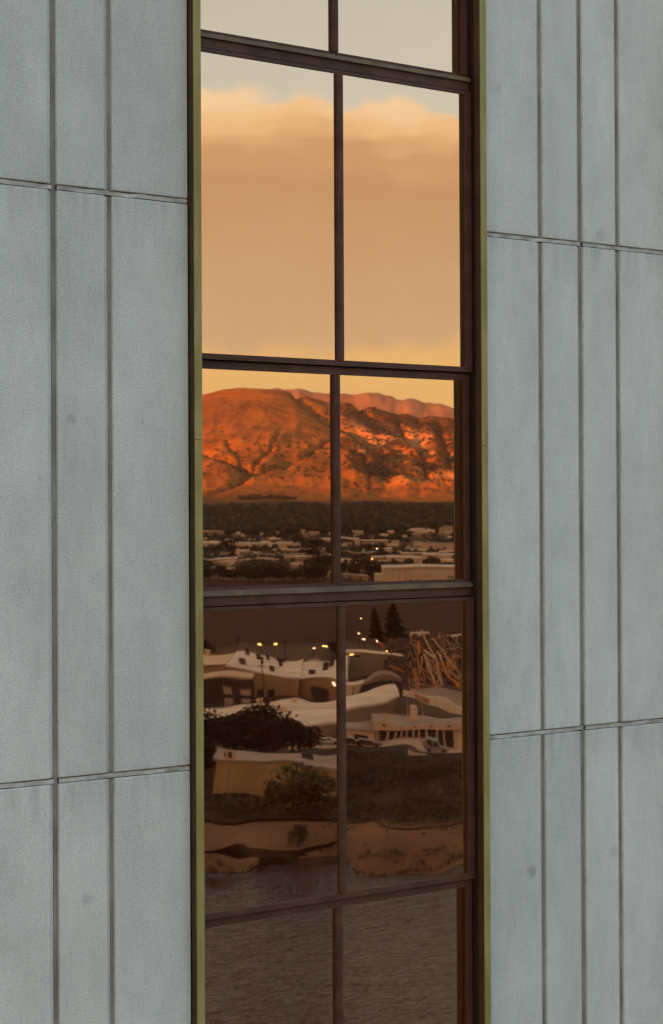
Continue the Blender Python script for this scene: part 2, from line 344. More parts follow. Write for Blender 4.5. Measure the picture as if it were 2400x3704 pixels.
for bay in (-1, 0, 1):
    xc = XC + bay*BAY; xl, xr = xc-HW+0.040, xc+HW-0.040
    for k in range(-2, 3):
        b0 = ZB + k*ST
        # narrow row: recessed sash
        zb, zt = b0+0.075, b0+1.232
        fr = MB(); sw = 0.037
        fr.box(xl, xl+sw, 0.054, 0.14, zb, zt); fr.box(xr-sw, xr, 0.054, 0.14, zb, zt)
        fr.box(xl+sw, xr-sw, 0.055, 0.14, zb, b0+0.115); fr.box(xl+sw, xr-sw, 0.055, 0.14, b0+1.194, zt)
        wi = fr.build('window', MT['bronze'], tower)
        for xa in (xl+0.004, xr-sw-0.0005):
            st = MB(); st.box(xa, xa+sw-0.0035, 0.049, 0.0535, zb+0.041, zt-0.039); st.box(xa+0.016, xa+0.024, 0.046, 0.0492, zb+0.0415, zt-0.0395)
            st.build('stile_cover', MT['stile'], wi)
        mu = MB(); mu.box(xc-0.024, xc+0.013, 0.046, 0.13, b0+0.1155, b0+1.1935); mu.box(xc-0.014, xc-0.008, 0.0442, 0.046, b0+0.1155, b0+1.1935); mu.build('mullion', MT['bronze'], wi)
        lp = MB(); lp.add([(xl+.002, 0.030, b0+.073), (xr-.002, 0.030, b0+.073), (xr-.002, 0.0538, b0+.073), (xl+.002, 0.0538, b0+.073),
                           (xl+.002, 0.032, b0+.094), (xr-.002, 0.032, b0+.094), (xr-.002, 0.0538, b0+.1005), (xl+.002, 0.0538, b0+.1005)],
                          [(0, 3, 2, 1), (4, 5, 6, 7), (0, 1, 5, 4), (1, 2, 6, 5), (2, 3, 7, 6), (3, 0, 4, 7)])
        lp.build('sill', MT['lip'], wi)
        for a, c in ((xl+sw, xc-0.024), (xc+0.013, xr-sw)):
            pane(a-0.004, c+0.004, b0+0.111, b0+1.198, 0.065, MT['glass_a'], wi, rp.uniform(-.0005, .0005), rp.uniform(-.0004, .0004))
        # spandrel band below the sash
        sp = MB(); sp.box(xl+.001, xr-.001, 0.046, 0.14, b0+0.0255, b0+0.0745); sp.box(xl+.001, xr-.001, 0.075, 0.14, b0+0.0185, b0+0.0255); sp.build('transom', MT['bronze'], wi)
        # tall row: fixed light set further out
        zb, zt = b0+1.239, b0+ST+0.018
        fr = MB(); sw = 0.045
        fr.box(xl, xl+sw, 0.028, 0.12, zb, zt); fr.box(xr-sw, xr, 0.028, 0.12, zb, zt)
        fr.box(xl+sw, xr-sw, 0.029, 0.12, zb, b0+1.267); fr.box(xl+sw, xr-sw, 0.029, 0.12, b0+ST, zt)
        wi = fr.build('window', MT['bronze'], tower)
        for xa in (xl+0.004, xr-sw-0.0005):
            st = MB(); st.box(xa, xa+sw-0.0035, 0.023, 0.0275, zb+0.029, zt-0.019); st.box(xa+0.016, xa+0.024, 0.020, 0.0232, zb+0.0295, zt-0.0195)
            st.build('stile_cover', MT['stile'], wi)
        gk = MB(); gk.box(xl+.001, xr-.001, 0.07, 0.12, b0+1.2325, b0+1.2385); gk.build('gasket', MT['gasket'], wi)
        mu = MB(); mu.box(xc-0.016, xc+0.023, 0.022, 0.10, b0+1.2675, b0+ST-0.0005); mu.box(xc-0.006, xc, 0.0202, 0.022, b0+1.2675, b0+ST-0.0005); mu.build('mullion', MT['bronze'], wi)
        for a, c in ((xl+sw, xc-0.016), (xc+0.023, xr-sw)):
            pane(a-0.004, c+0.004, b0+1.263, b0+ST+0.004, 0.037, MT['glass_b'], wi, rp.uniform(-.0008, .0008), rp.uniform(-.0006, .0006))

# ================================================================== the land mirrored in the glass
K = 4600.0; VH = 1181.0; U0 = 771.0; HC = 46.0
def gz(r):                                        # height of the plain at distance r
    return 4.0 if r < 900 else 4.0 + (r-900)*0.01806
def su(u, r): return (u-U0)/K*r
def gr(v, z=4.0): return K*(HC-z)/(v-VH)          # distance of a point at height z seen at row v
def gp(v):                                        # distance of the plain seen at row v
    r = gr(v)
    return r if r < 900 else K*(HC+12.254)/(v-VH+K*0.01806)
def zv(v, r): return HC - (v-VH)/K*r
def lerp(a, b, t): return a+(b-a)*t
def interp(tab, x):
    if x <= tab[0][0]: return tab[0][1]
    for (a, va), (b, vb) in zip(tab, tab[1:]):
        if x <= b: return lerp(va, vb, (x-a)/(b-a))
    return tab[-1][1]
def sstep(a, b, x):
    t = min(1, max(0, (x-a)/(b-a))); return t*t*(3-2*t)

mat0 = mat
def mat(name, col, *a, **k):                     # warm western sky glow is put into every land colour
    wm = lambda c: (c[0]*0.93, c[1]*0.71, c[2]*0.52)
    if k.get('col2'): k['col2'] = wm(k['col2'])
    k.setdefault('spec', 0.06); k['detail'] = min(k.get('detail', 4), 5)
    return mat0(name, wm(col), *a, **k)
MT['ground'] = mat('valley_earth', (0.060, 0.039, 0.027), 0.95, col2=(0.125, 0.085, 0.06), vscale=0.012, detail=8)
MT['field'] = mat('ploughed_field', (0.042, 0.016, 0.011), 0.95, col2=(0.066, 0.027, 0.018), vscale=0.02, vstretch=(1, 1, 1), detail=8)
MT['sand'] = mat('sandy_bank', (0.145, 0.092, 0.062), 0.95, col2=(0.235, 0.152, 0.105), vscale=0.10, detail=8, bump=0.6, bscale=1.2, bdist=0.3)
MT['scrub_g'] = mat('dark_scrub_soil', (0.024, 0.013, 0.009), 0.95, col2=(0.058, 0.034, 0.022), vscale=0.12, detail=8)
MT['lot'] = mat('pale_concrete_yard', (0.40, 0.32, 0.27), 0.9, col2=(0.52, 0.43, 0.37), vscale=0.1, detail=6)
MT['asphalt'] = mat('asphalt', (0.045, 0.038, 0.036), 0.9, var=0.2, vscale=0.3)
MT['roof_w'] = mat('white_roof_membrane', (0.60, 0.53, 0.49), 0.8, col2=(0.88, 0.79, 0.73), vscale=0.12, detail=7)
MT['roof_g'] = mat('grey_roof', (0.30, 0.26, 0.245), 0.85, col2=(0.40, 0.35, 0.33), vscale=0.1, detail=7)
MT['wall_b'] = mat('beige_wall', (0.36, 0.24, 0.15), 0.85, col2=(0.43, 0.30, 0.19), vscale=0.15, detail=5)
MT['wall_c'] = mat('cream_wall', (0.66, 0.52, 0.40), 0.85, col2=(0.74, 0.60, 0.48), vscale=0.1, detail=5)
MT['wall_d'] = mat('dark_wall', (0.055, 0.038, 0.038), 0.8, var=0.2, vscale=0.2)
MT['wall_g'] = mat('grey_wall', (0.25, 0.20, 0.17), 0.85, col2=(0.31, 0.25, 0.21), vscale=0.2)
MT['wall_y'] = mat('yellow_wall', (0.37, 0.265, 0.13), 0.8, col2=(0.47, 0.345, 0.18), vscale=0.15)
MT['pink'] = mat('pinkish_trim', (0.62, 0.46, 0.38), 0.8, var=0.1, vscale=0.3)
MT['win'] = mat('dark_window', (0.02, 0.018, 0.02), 0.15, spec=0.5)
MT['winl'] = mat('pale_shutter', (0.48, 0.36, 0.32), 0.6, var=0.1, vscale=0.5)
MT['white'] = mat('white_paint', (0.74, 0.68, 0.62), 0.6, var=0.08, vscale=0.5)
MT['red'] = mat('red_letter_paint', (0.40, 0.045, 0.035), 0.6)
MT['yel'] = mat('yellow_sign_paint', (0.60, 0.40, 0.10), 0.6)
MT['ink'] = mat('black_letter_paint', (0.03, 0.025, 0.02), 0.6)
MT['pole'] = mat('galvanised_pole', (0.28, 0.25, 0.23), 0.5, 0.3)
MT['dpole'] = mat('dark_pole', (0.05, 0.035, 0.03), 0.7)
MT['lamp'] = mat('lit_lamp_lens', (1, 0.75, 0.4), 0.5, emit=(1.0, 0.66, 0.24), estr=1.3)
MT['lampw'] = mat('lit_white_lamp_lens', (1, 0.9, 0.75), 0.5, emit=(1.0, 0.86, 0.62), estr=1.3)
for k_ in ('lamp', 'lampw'): MT[k_].cycles.emission_sampling = 'NONE'
MT['rust'] = mat('orange_rusty_steel', (0.42, 0.13, 0.035), 0.75, col2=(0.58, 0.22, 0.06), vscale=0.5)
MT['tan'] = mat('tan_steel', (0.42, 0.25, 0.12), 0.7, col2=(0.58, 0.40, 0.22), vscale=0.5)
MT['iron'] = mat('dark_iron', (0.06, 0.05, 0.055), 0.6, var=0.3, vscale=0.5)
MT['scrap_rod'] = mat('mixed_scrap_rods', (0.05, 0.035, 0.035), 0.7, col2=(0.36, 0.19, 0.10), vscale=0.25, detail=3)
MT['rod2'] = mat('rusty_and_pale_rods', (0.36, 0.11, 0.03), 0.7, col2=(0.62, 0.46, 0.30), vscale=0.22, detail=3)
MT['heap'] = mat('scrap_heap', (0.025, 0.017, 0.016), 0.85, col2=(0.13, 0.065, 0.045), vscale=0.55, detail=10, bump=1.0, bscale=1.0, bdist=0.5)
MT['leaf'] = mat('dark_foliage', (0.022, 0.020, 0.010), 0.85, col2=(0.052, 0.044, 0.020), vscale=0.6, spec=0.1)
MT['leaf2'] = mat('olive_foliage', (0.055, 0.056, 0.022), 0.85, col2=(0.11, 0.105, 0.042), vscale=0.7, spec=0.1)
MT['leaf3'] = mat('evergreen_foliage', (0.018, 0.022, 0.012), 0.9, col2=(0.038, 0.042, 0.02), vscale=0.8, spec=0.1)
MT['sage'] = mat('grey_sage', (0.10, 0.085, 0.055), 0.9, col2=(0.17, 0.15, 0.10), vscale=1.0, spec=0.1)
MT['shed'] = mat('mixed_shed_paint', (0.16, 0.12, 0.10), 0.8, col2=(0.80, 0.62, 0.46), vscale=0.05, detail=4)
MT['sagewood'] = mat('dusty_foliage', (0.05, 0.042, 0.02), 0.9, col2=(0.15, 0.11, 0.055), vscale=0.03, detail=4)
MT['stone'] = mat('brown_stone', (0.09, 0.055, 0.035), 0.9, col2=(0.24, 0.16, 0.10), vscale=0.8)
MT['bark'] = mat('bark', (0.05, 0.035, 0.025), 0.9, var=0.3, vscale=3)

# ---- mountains -----------------------------------------------------
RIDGE = [(-900, 1060), (-300, 1010), (100, 985), (300, 950), (400, 930), (470, 915), (520, 904), (560, 900), (600, 899), (640, 902), (690, 909), (730, 922), (770, 935),
         (800, 937), (826, 943), (852, 949), (870, 946), (890, 953), (927, 961), (957, 965), (979, 974), (1014, 968), (1058, 979), (1150, 990), (1300, 1010), (1600, 1030), (2400, 1080)]
RB, RR = 4000.0, 6200.0
GUL = [([(455, 1028), (505, 1052), (560, 1082), (585, 1100), (540, 1135), (500, 1150)], 8, 17),        # valley on the left
       ([(585, 1098), (610, 1062), (640, 1030), (655, 1000)], 5, 11),
       ([(585, 1096), (560, 1060), (530, 1020)], 5, 9),
       ([(600, 1100), (650, 1080), (720, 1055), (760, 1030)], 5, 9),
       ([(690, 915), (720, 945), (750, 968), (790, 985), (830, 1000), (875, 1035)], 9, 30),
       ([(840, 955), (880, 985), (930, 1000), (980, 1040), (1010, 1060)], 10, 34),
       ([(930, 975), (960, 1020), (990, 1075), (1000, 1120)], 7, 20),
       ([(865, 1035), (850, 1080), (870, 1130)], 6, 15),
       ([(1020, 985), (1040, 1040), (1055, 1100)], 10, 30)]
def pdist(px, py, pl):
    best = 1e9
    for (ax, ay), (bx, by) in zip(pl, pl[1:]):
        dx, dy = bx-ax, by-ay; t = max(0, min(1, ((px-ax)*dx+(py-ay)*dy)/(dx*dx+dy*dy)))
        best = min(best, math.hypot(px-ax-t*dx, py-ay-t*dy))
    return best
def mtn(u, r):
    """height of the front range and the row at which its plain slope would show"""
    zb = 60.0; zr = zv(interp(RIDGE, u), RR)
    t = (r-RB)/(RR-RB)
    s = su(u, r)
    if t <= 1: sh = 0.10*t + 0.90*(max(t, 0)**1.35)
    else: sh = max(0.0, 1 - 0.5*(t-1) - 0.9*(t-1)**2)
    z = zb + (zr-zb)*sh
    v = VH - (z-HC)/r*K
    if t <= 0: return z, v
    rough = lerp(0.35, 1.0, sstep(720, 850, u)) if u < 1400 else 1.0
    env = math.sin(math.pi*min(1, max(0, t))**0.8) if t < 1 else 0.0
    n = noise.ridged_multi_fractal((s/520.0 + 3.3, r/1100.0, 0.4), 1.0, 2.1, 6, 1.0, 2.0) - 1.1
    n2 = noise.fractal((s/160.0, r/260.0, 7.7), 1.0, 2.0, 5)
    n3 = noise.fractal((s/48.0, r/95.0, 3.7), 0.8, 2.1, 4)
    n4 = noise.ridged_multi_fractal((s/95.0 + 0.25*noise.noise((s/200.0, r/300.0, 1)), r/820.0, 6.6), 1.0, 2.1, 4, 1.0, 2.0) - 1.1
    z += env*n4*(2.5+13*rough)
    z += env*(n*44*rough + n2*17*(0.05+rough) + n3*5.5*(0.45+rough))
    z += (1-env)*sstep(0.6, 1.0, t)*noise.fractal((s/130.0, r/300.0, 2.2), 1.0, 2.0, 4)*9*rough
    if t < 1.05 and 430 < u < 1100:
        wu = u + 9*noise.noise((s/90.0, r/150.0, 6.1)) + 4*noise.noise((s/30.0, r/50.0, 2.1)); wv = v + 6*noise.noise((s/90.0, r/150.0, 9.1))
        for pl, wd, dp in GUL:
            d = pdist(wu, wv, pl)
            if d < wd*2.5: z -= dp*math.exp(-(d/(wd*0.8))**1.3)*min(1, t*4)
    return z, v
us = [-900+i*30 for i in range(43)] + [400+i*2.6 for i in range(277)] + [1130+i*35 for i in range(38)]
rs = [3950+i*14.5 for i in range(163)] + [6330+i*80 for i in range(22)]
mb = MB(); info = {}
for j, r in enumerate(rs):
    for i, u in enumerate(us):
        z, v = mtn(u, r); mb.v.append((su(u, r), r, z))
        info[(i, j)] = v
nu = len(us)
for j in range(len(rs)-1):
    for i in range(nu-1):
        mb.f.append((j*nu+i, j*nu+i+1, (j+1)*nu+i+1, (j+1)*nu+i))
MT['mtn'] = mat('dry_grass_slope', (0.21, 0.108, 0.022), 0.95, col2=(0.32, 0.17, 0.040), vscale=0.006, detail=9, spec=0.05, bump=0.8, bscale=0.022, bdist=14)
def mtn_material():
    M = MT['mtn']; t = M.node_tree; b = t.nodes['Principled BSDF']
    src = b.inputs['Base Color'].links[0].from_socket
    at = nd(t, 'ShaderNodeAttribute', attribute_name='rock'); av = nd(t, 'ShaderNodeAttribute', attribute_name='veg')
    m1 = nd(t, 'ShaderNodeMix', data_type='RGBA'); t.links.new(at.outputs['Fac'], m1.inputs[0]); t.links.new(src, m1.inputs[6]); m1.inputs[7].default_value = (0.50, 0.25, 0.10, 1)
    m2 = nd(t, 'ShaderNodeMix', data_type='RGBA'); t.links.new(av.outputs['Fac'], m2.inputs[0]); t.links.new(m1.outputs[2], m2.inputs[6]); m2.inputs[7].default_value = (0.050, 0.026, 0.014, 1)
    t.links.new(m2.outputs[2], b.inputs['Base Color'])
mtn_material()
def rockveg(u, v, s, r):
    right = sstep(740, 860, u)
    nz_ = noise.fractal((s/210.0, r/330.0, 4.4), 1.0, 2.0, 6); nv = noise.fractal((s/150.0 + 9, r/240.0, 1.4), 0.9, 2.0, 6)
    rock = sstep(0.05, 0.35, nz_)*right*sstep(955, 1000, v)*(1-sstep(1120, 1150, v))
    for (cu, cv, ru, rv) in ((985, 1085, 30, 22), (1000, 1060, 26, 26), (925, 1080, 22, 16), (1040, 1060, 20, 20), (925, 1010, 40, 16)):
        q = ((u-cu)/ru)**2 + ((v-cv + (u-cu)*0.25)/rv)**2
        if q < 1.6: rock = max(rock, (1-sstep(0.3, 1.6, q))*sstep(-0.25, 0.15, nz_))
    veg = sstep(-0.02, 0.28, nv)*right*0.8*(1-sstep(1115, 1150, v))*(1-rock*0.8)
    veg = max(veg, sstep(0.15, 0.4, nv)*0.35*(1-right), sstep(770, 830, u)*(1-sstep(975, 1020, v + nz_*30))*(0.55+0.4*sstep(-0.2, 0.2, nv)))
    return rock, veg
def finish_mtn(o):
    me = o.data
    ra = me.attributes.new('rock', 'FLOAT', 'POINT'); va = me.attributes.new('veg', 'FLOAT', 'POINT')
    for j, r in enumerate(rs):
        for i, u in enumerate(us):
            v = info[(i, j)]; rk, vg = rockveg(u, v, su(u, r), r)
            if 430 < u < 1100:
                for pl, wd, dp in GUL:
                    d = pdist(u, v, pl)
                    if d < wd*1.3: vg = max(vg, (0.95 if u > 700 else 0.6)*math.exp(-(d/(wd*0.55))**2)*(0.6+0.6*noise.noise((u*0.08, v*0.08, 3))))
            ra.data[j*nu+i].value = rk; va.data[j*nu+i].value = vg
mo = mb.build('mountain', MT['mtn'], None, view=True, smooth=True); tag(mo, kind='structure'); finish_mtn(mo)

# far ridge behind it
FAR = [(-900, 1060), (0, 1000), (400, 930), (560, 905), (640, 899), (695, 900), (734, 911), (752, 913), (795, 916), (830, 919), (861, 911), (879, 913), (922, 924), (962, 926), (992, 937), (1027, 940), (1058, 951), (1150, 960), (1400, 990), (2400, 1060)]
mb = MB(); fu = [-900+i*40 for i in range(34)] + [460+i*4 for i in range(170)] + [1140+i*45 for i in range(28)]; frr = [8200+i*90 for i in range(34)]
for r in frr:
    t = (r-8200)/2600.0
    for u in fu:
        zr = zv(interp(FAR, u), 10800); s = su(u, r)
        sh = t**1.2 if t < 1 else 1-0.8*(t-1)
        env = math.sin(math.pi*min(1, t))
        z = 60+(zr-60)*sh + env*(noise.ridged_multi_fractal((s/700.0, r/1500.0, 5.5), 1.0, 2.1, 6, 1.0, 2.0)-1.1)*90 + noise.fractal((s/120.0, r/200.0, 8.1), 1.0, 2.0, 4)*12 + noise.fractal((s/45.0, r/90.0, 3.1), 1.0, 2.0, 3)*7
        mb.v.append((s, r, z))
n_ = len(fu)
for j in range(len(frr)-1):
    for i in range(n_-1): mb.f.append((j*n_+i, j*n_+i+1, (j+1)*n_+i+1, (j+1)*n_+i))
MT['far'] = mat('far_hazed_slope', (0.26, 0.17, 0.125), 0.95, col2=(0.36, 0.25, 0.19), vscale=0.004, detail=9, spec=0.05)  # paler than the front range; distance haze is put into the colour
tag(mb.build('far_mountain', MT['far'], None, view=True, smooth=True), kind='structure')

# unseen ridge added behind the tower, sized so its shadow covers the valley
mb = MB(); wh = Vector((to_sun.x, to_sun.y, 0)); wr = Vector((-wh.y, wh.x, 0))
HD, HT = 4000.0, 0.0
hill_h = 68 + (HD+4080*math.cos(sun_az))*math.tan(SUN_EL)
for a in range(-40, 41):
    for k, (d, hh) in enumerate(((2600, 0.0), (3100, 0.22), (3600, 0.62), (3900, 0.95), (4000, 1.0), (4300, 0.9), (5200, 0.5), (6500, 0.1))):
        p = wh*d + wr*(a*300.0)
        h = hh*hill_h*(1 + 0.02*noise.noise((a*0.31, 0, 0))) + (noise.noise((a*0.5, k*0.7, 1))*30 if 0 < hh < 0.9 else 0)
        mb.v.append((p.x, p.y, h))
for a in range(80):
    for k in range(7): mb.f.append((a*8+k, (a+1)*8+k, (a+1)*8+k+1, a*8+k+1))
tag(mb.build('shade_hills', MT['far'], None, smooth=True), kind='structure')

# ---- valley floor, field, lake, bank ---------------------------------
SHORE = [(-900, 2010), (200, 2018), (470, 2014), (570, 2014), (640, 2008), (700, 1996), (750, 1984), (785, 1978), (798, 1990), (812, 2018), (840, 2034), (880, 2036), (960, 2028), (1020, 2018), (1085, 2006), (1300, 1998), (2400, 1990)]
BTOP = [(-900, 1895), (470, 1903), (560, 1890), (640, 1886), (700, 1892), (785, 1896), (810, 1905), (860, 1910), (900, 1922), (960, 1924), (1030, 1916), (1085, 1910), (2400, 1900)]
def shore_r(u): return gr(interp(SHORE, u), 0.0)
def btop_r(u): return gr(interp(BTOP, u), 4.0)
gu = [-2600, -1800, -1300] + [-900+i*50 for i in range(24)] + [300+i*8 for i in range(112)] + [1200+i*60 for i in range(20)] + [2800, 3600]
# bank
mb = MB(); nb = 15
for u in gu:
    a, b_ = shore_r(u), btop_r(u)
    for k in range(nb):
        t = k/(nb-1); r = lerp(a-5, b_+2, t); s = su(u, r)
        z = -0.6 + 4.65*(0.55*t + 0.45*sstep(0.15, 0.75, t)) + 0.35*noise.fractal((s/9.0, r/5.0, 0), 1.0, 2.0, 4)*math.sin(math.pi*t)
        mb.v.append((s, r, z))
for i in range(len(gu)-1):
    for k in range(nb-1): mb.f.append((i*nb+k, (i+1)*nb+k, (i+1)*nb+k+1, i*nb+k+1))
tag(mb.build('river_bank', MT['sand'], None, view=True, smooth=True), kind='structure')
# plain
mb = MB(); gu2 = [-9000, -5000] + gu + [6000, 10000]
prs = [None, 300, 340, 400, 500, 650, 800, 900, 1000, 1300, 1800, 2600, 3400, 3900, 4100, 8300, 12000]
for u in gu2:
    for r in prs:
        rr = r if r else btop_r(min(max(u, -900), 2400))
        z = (4.0 if rr < 899 else gz(rr)) if rr <= 4000 else 60.0 - (rr-4000)*0.002
        mb.v.append((su(u, rr), rr, z))
n_ = len(prs)
for i in range(len(gu2)-1):
    for k in range(n_-1): mb.f.append((i*n_+k, (i+1)*n_+k, (i+1)*n_+k+1, i*n_+k+1))
tag(mb.build('ground', MT['ground'], None, view=True), kind='structure')
# land round the foot of the tower, behind the lake
mb = MB(); mb.box(-6000, 6000, -40, 6000, -3, 0.4); tag(mb.build('tower_ground', MT['ground']), kind='structure')
def sheet(name, pts, material, z=4.05):
    b = MB(); b.add([(s, r, z) for s, r in pts], [tuple(range(len(pts)))]); o = b.build(name, material, None, view=True); 
    return tag(o, kind='structure')
sheet('field', [(su(-600, 612), 612), (su(2300, 612), 612), (su(2300, 898), 898), (su(-600, 898), 898)], MT['field'])
b = MB(); b.add([(su(-600, 900), 900, 4.1), (su(2300, 900), 900, 4.1), (su(2300, 1100), 1100, gz(1100)+.1), (su(-600, 1100), 1100, gz(1100)+.1)], [(0, 1, 2, 3)])
tag(b.build('field', MT['field'], None, view=True), kind='structure')
sheet('scrub_ground', [(su(u, r), r) for u, r in [(-500, 268), (470, 267), (785, 271), (800, 268), (1085, 265), (2000, 266), (2000, 336), (1085, 336), (800, 336), (785, 336), (470, 336), (-500, 336)]], MT['scrub_g'])
# yards
sheet('yard', [(su(670, 346), 346), (su(1400, 341), 341), (su(1400, 356), 356), (su(800, 358), 358), (su(670, 372), 372)], MT['lot'], 4.09)
sheet('road', [(su(-400, 337), 337), (su(2000, 337), 337), (su(2000, 341), 341), (su(-400, 345), 345)], MT['asphalt'], 4.07)
# water
def water_material():
    M = bpy.data.materials.new('rippled_lake'); M.use_nodes = True
    t = M.node_tree; b = t.nodes['Principled BSDF']
    b.inputs['Base Color'].default_value = (0.032, 0.010, 0.005, 1); b.inputs['Roughness'].default_value = 0.10; b.inputs['IOR'].default_value = 1.33; b.inputs['Specular IOR Level'].default_value = 0.2
    g = nd(t, 'ShaderNodeNewGeometry'); hs = None
    for sc_, st, wgt in ((0.55, (1, 1.0, 1), 1.0), (1.5, (1, 1, 1), 0.5)):
        mp = nd(t, 'ShaderNodeMapping'); mp.inputs['Rotation'].default_value = (0, 0, YAW + 0.5); mp.inputs['Scale'].default_value = (0.55, 1.5, 1); t.links.new(g.outputs['Position'], mp.inputs[0])
        n = nd(t, 'ShaderNodeTexNoise'); n.inputs['Scale'].default_value = sc_; n.inputs['Detail'].default_value = 3; n.inputs['Distortion'].default_value = 0.6
        t.links.new(mp.outputs[0], n.inputs['Vector'])
        h = mth(t, 'MULTIPLY', n.outputs['Fac'], wgt); hs = h if hs is None else mth(t, 'ADD', hs, h)
    bp = nd(t, 'ShaderNodeBump'); bp.inputs['Strength'].default_value = 1.0; bp.inputs['Distance'].default_value = 0.35
    t.links.new(hs, bp.inputs['Height']); t.links.new(bp.outputs[0], b.inputs['Normal'])
    return M
MT['water'] = water_material()
mb = MB(); mb.add([(su(-2600, 40)-900, 30, 0), (900, 30, 0), (900, 262, 0), (-900, 262, 0)], [(0, 1, 2, 3)])
tag(mb.build('lake_water', MT['water'], None, view=True), kind='structure')

# ---- plants ----------------------------------------------------------
def leaf_mesh(name, seed, nq, lobes, size, cone=False):
    rg = random.Random(seed); vs = []; fs = []
    if not cone:
        L_ = [(rg.uniform(-0.28, 0.28), rg.uniform(-0.28, 0.28), rg.uniform(0.30, 0.74), rg.uniform(0.17, 0.30)) for _ in range(lobes)] + [(0, 0, 0.55, 0.34)]
    for _ in range(nq):
        if cone:
            h = rg.random()**1.4; rad = (1-h)**0.7*0.27*(0.75+0.35*rg.random())*(0.85+0.25*math.sin(h*40)); a = rg.uniform(0, 6.283)
            p = Vector((math.cos(a)*rad, math.sin(a)*rad, 0.05+0.95*h))
        else:
            x, y, z, q = rg.choice(L_)
            d = Vector((rg.gauss(0, 1), rg.gauss(0, 1), rg.gauss(0, 1))).normalized()*q*(rg.random()**0.35)*rg.uniform(0.85, 1.12)
            p = Vector((x, y, z)) + Vector((d.x, d.y, d.z*0.85))
        a = Vector((rg.gauss(0, 1), rg.gauss(0, 1), rg.gauss(0, 1))).normalized(); c = a.orthogonal().normalized(); e = a.cross(c)
        q = size*rg.uniform(0.6, 1.3); k = len(vs)
        vs += [tuple(p + c*q), tuple(p + e*q*0.7), tuple(p - c*q*0.9), tuple(p - e*q*0.8)]
        fs.append((k, k+1, k+2, k+3))
    me = bpy.data.meshes.new(name); me.from_pydata(vs, [], fs); me.update(); return me
def trunk_mesh():
    b = MB(); b.tube([(0, 0, -0.02), (0.01, 0, 0.2), (-0.01, 0.01, 0.42), (0.02, 0, 0.62)], [0.035, 0.028, 0.02, 0.008], 7)
    for a in (0.4, 2.3, 4.2): b.tube([(0, 0, 0.28), (math.cos(a)*0.09, math.sin(a)*0.09, 0.42), (math.cos(a)*0.2, math.sin(a)*0.2, 0.58)], [0.014, 0.010, 0.004], 5)
    me = bpy.data.meshes.new('trunk'); me.from_pydata(b.v, [], b.f); me.materials.append(MT['bark']); return me
TRUNK = trunk_mesh()
CROWN = {}
for kind, mt in (('leaf', 'leaf'), ('leaf2', 'leaf2')):
    for i in range(3):
        CROWN[(kind, 'near', i)] = leaf_mesh('crown', 11+i, 2600, 9, 0.030); CROWN[(kind, 'far', i)] = leaf_mesh('crown', 31+i, 420, 7, 0.065)
        for q in ('near', 'far'): CROWN[(kind, q, i)].materials.append(MT[mt])
for i in range(2):
    CROWN[('leaf3', 'near', i)] = leaf_mesh('crown', 51+i, 2600, 0, 0.034, True); CROWN[('leaf3', 'near', i)].materials.append(MT['leaf3'])
for i in range(2):
    CROWN[('sage', 'near', i)] = leaf_mesh('crown', 71+i, 500, 5, 0.07); CROWN[('sage', 'near', i)].materials.append(MT['sage'])
rt_ = random.Random(21)
def tree(name, label, cat, u, r, z, h, wd, kind='leaf', q='near', group=None, i=None, trunk=True):
    """wd = crown width; the unit crown is about 1 wide and 1 high"""
    p = S(su(u, r), r, z); t = empty(name, p); tag(t, label, cat, group)
    t.rotation_euler = (0, 0, rt_.uniform(0, 6.28))
    nvar = 3 if kind in ('leaf', 'leaf2') else 2
    me = CROWN[(kind, q, rt_.randrange(nvar) if i is None else i)]
    c = bpy.data.objects.new('crown', me); link(c, t); c.scale = (wd, wd, h)
    if trunk:
        k = bpy.data.objects.new('trunk', TRUNK); link(k, t); k.scale = (wd*0.9, wd*0.9, h)
    return t
def treepx(name, label, cat, u, vb, vt, wpx, kind='leaf', q='near', group=None, i=None, r=None, trunk=True):
    r = r or gp(vb); z = gz(r) if r > 900 else zv(vb, r)
    return tree(name, label, cat, u, r, z, (vb-vt)/K*r*1.08, wpx/K*r*1.42, kind, q, group, i, trunk)

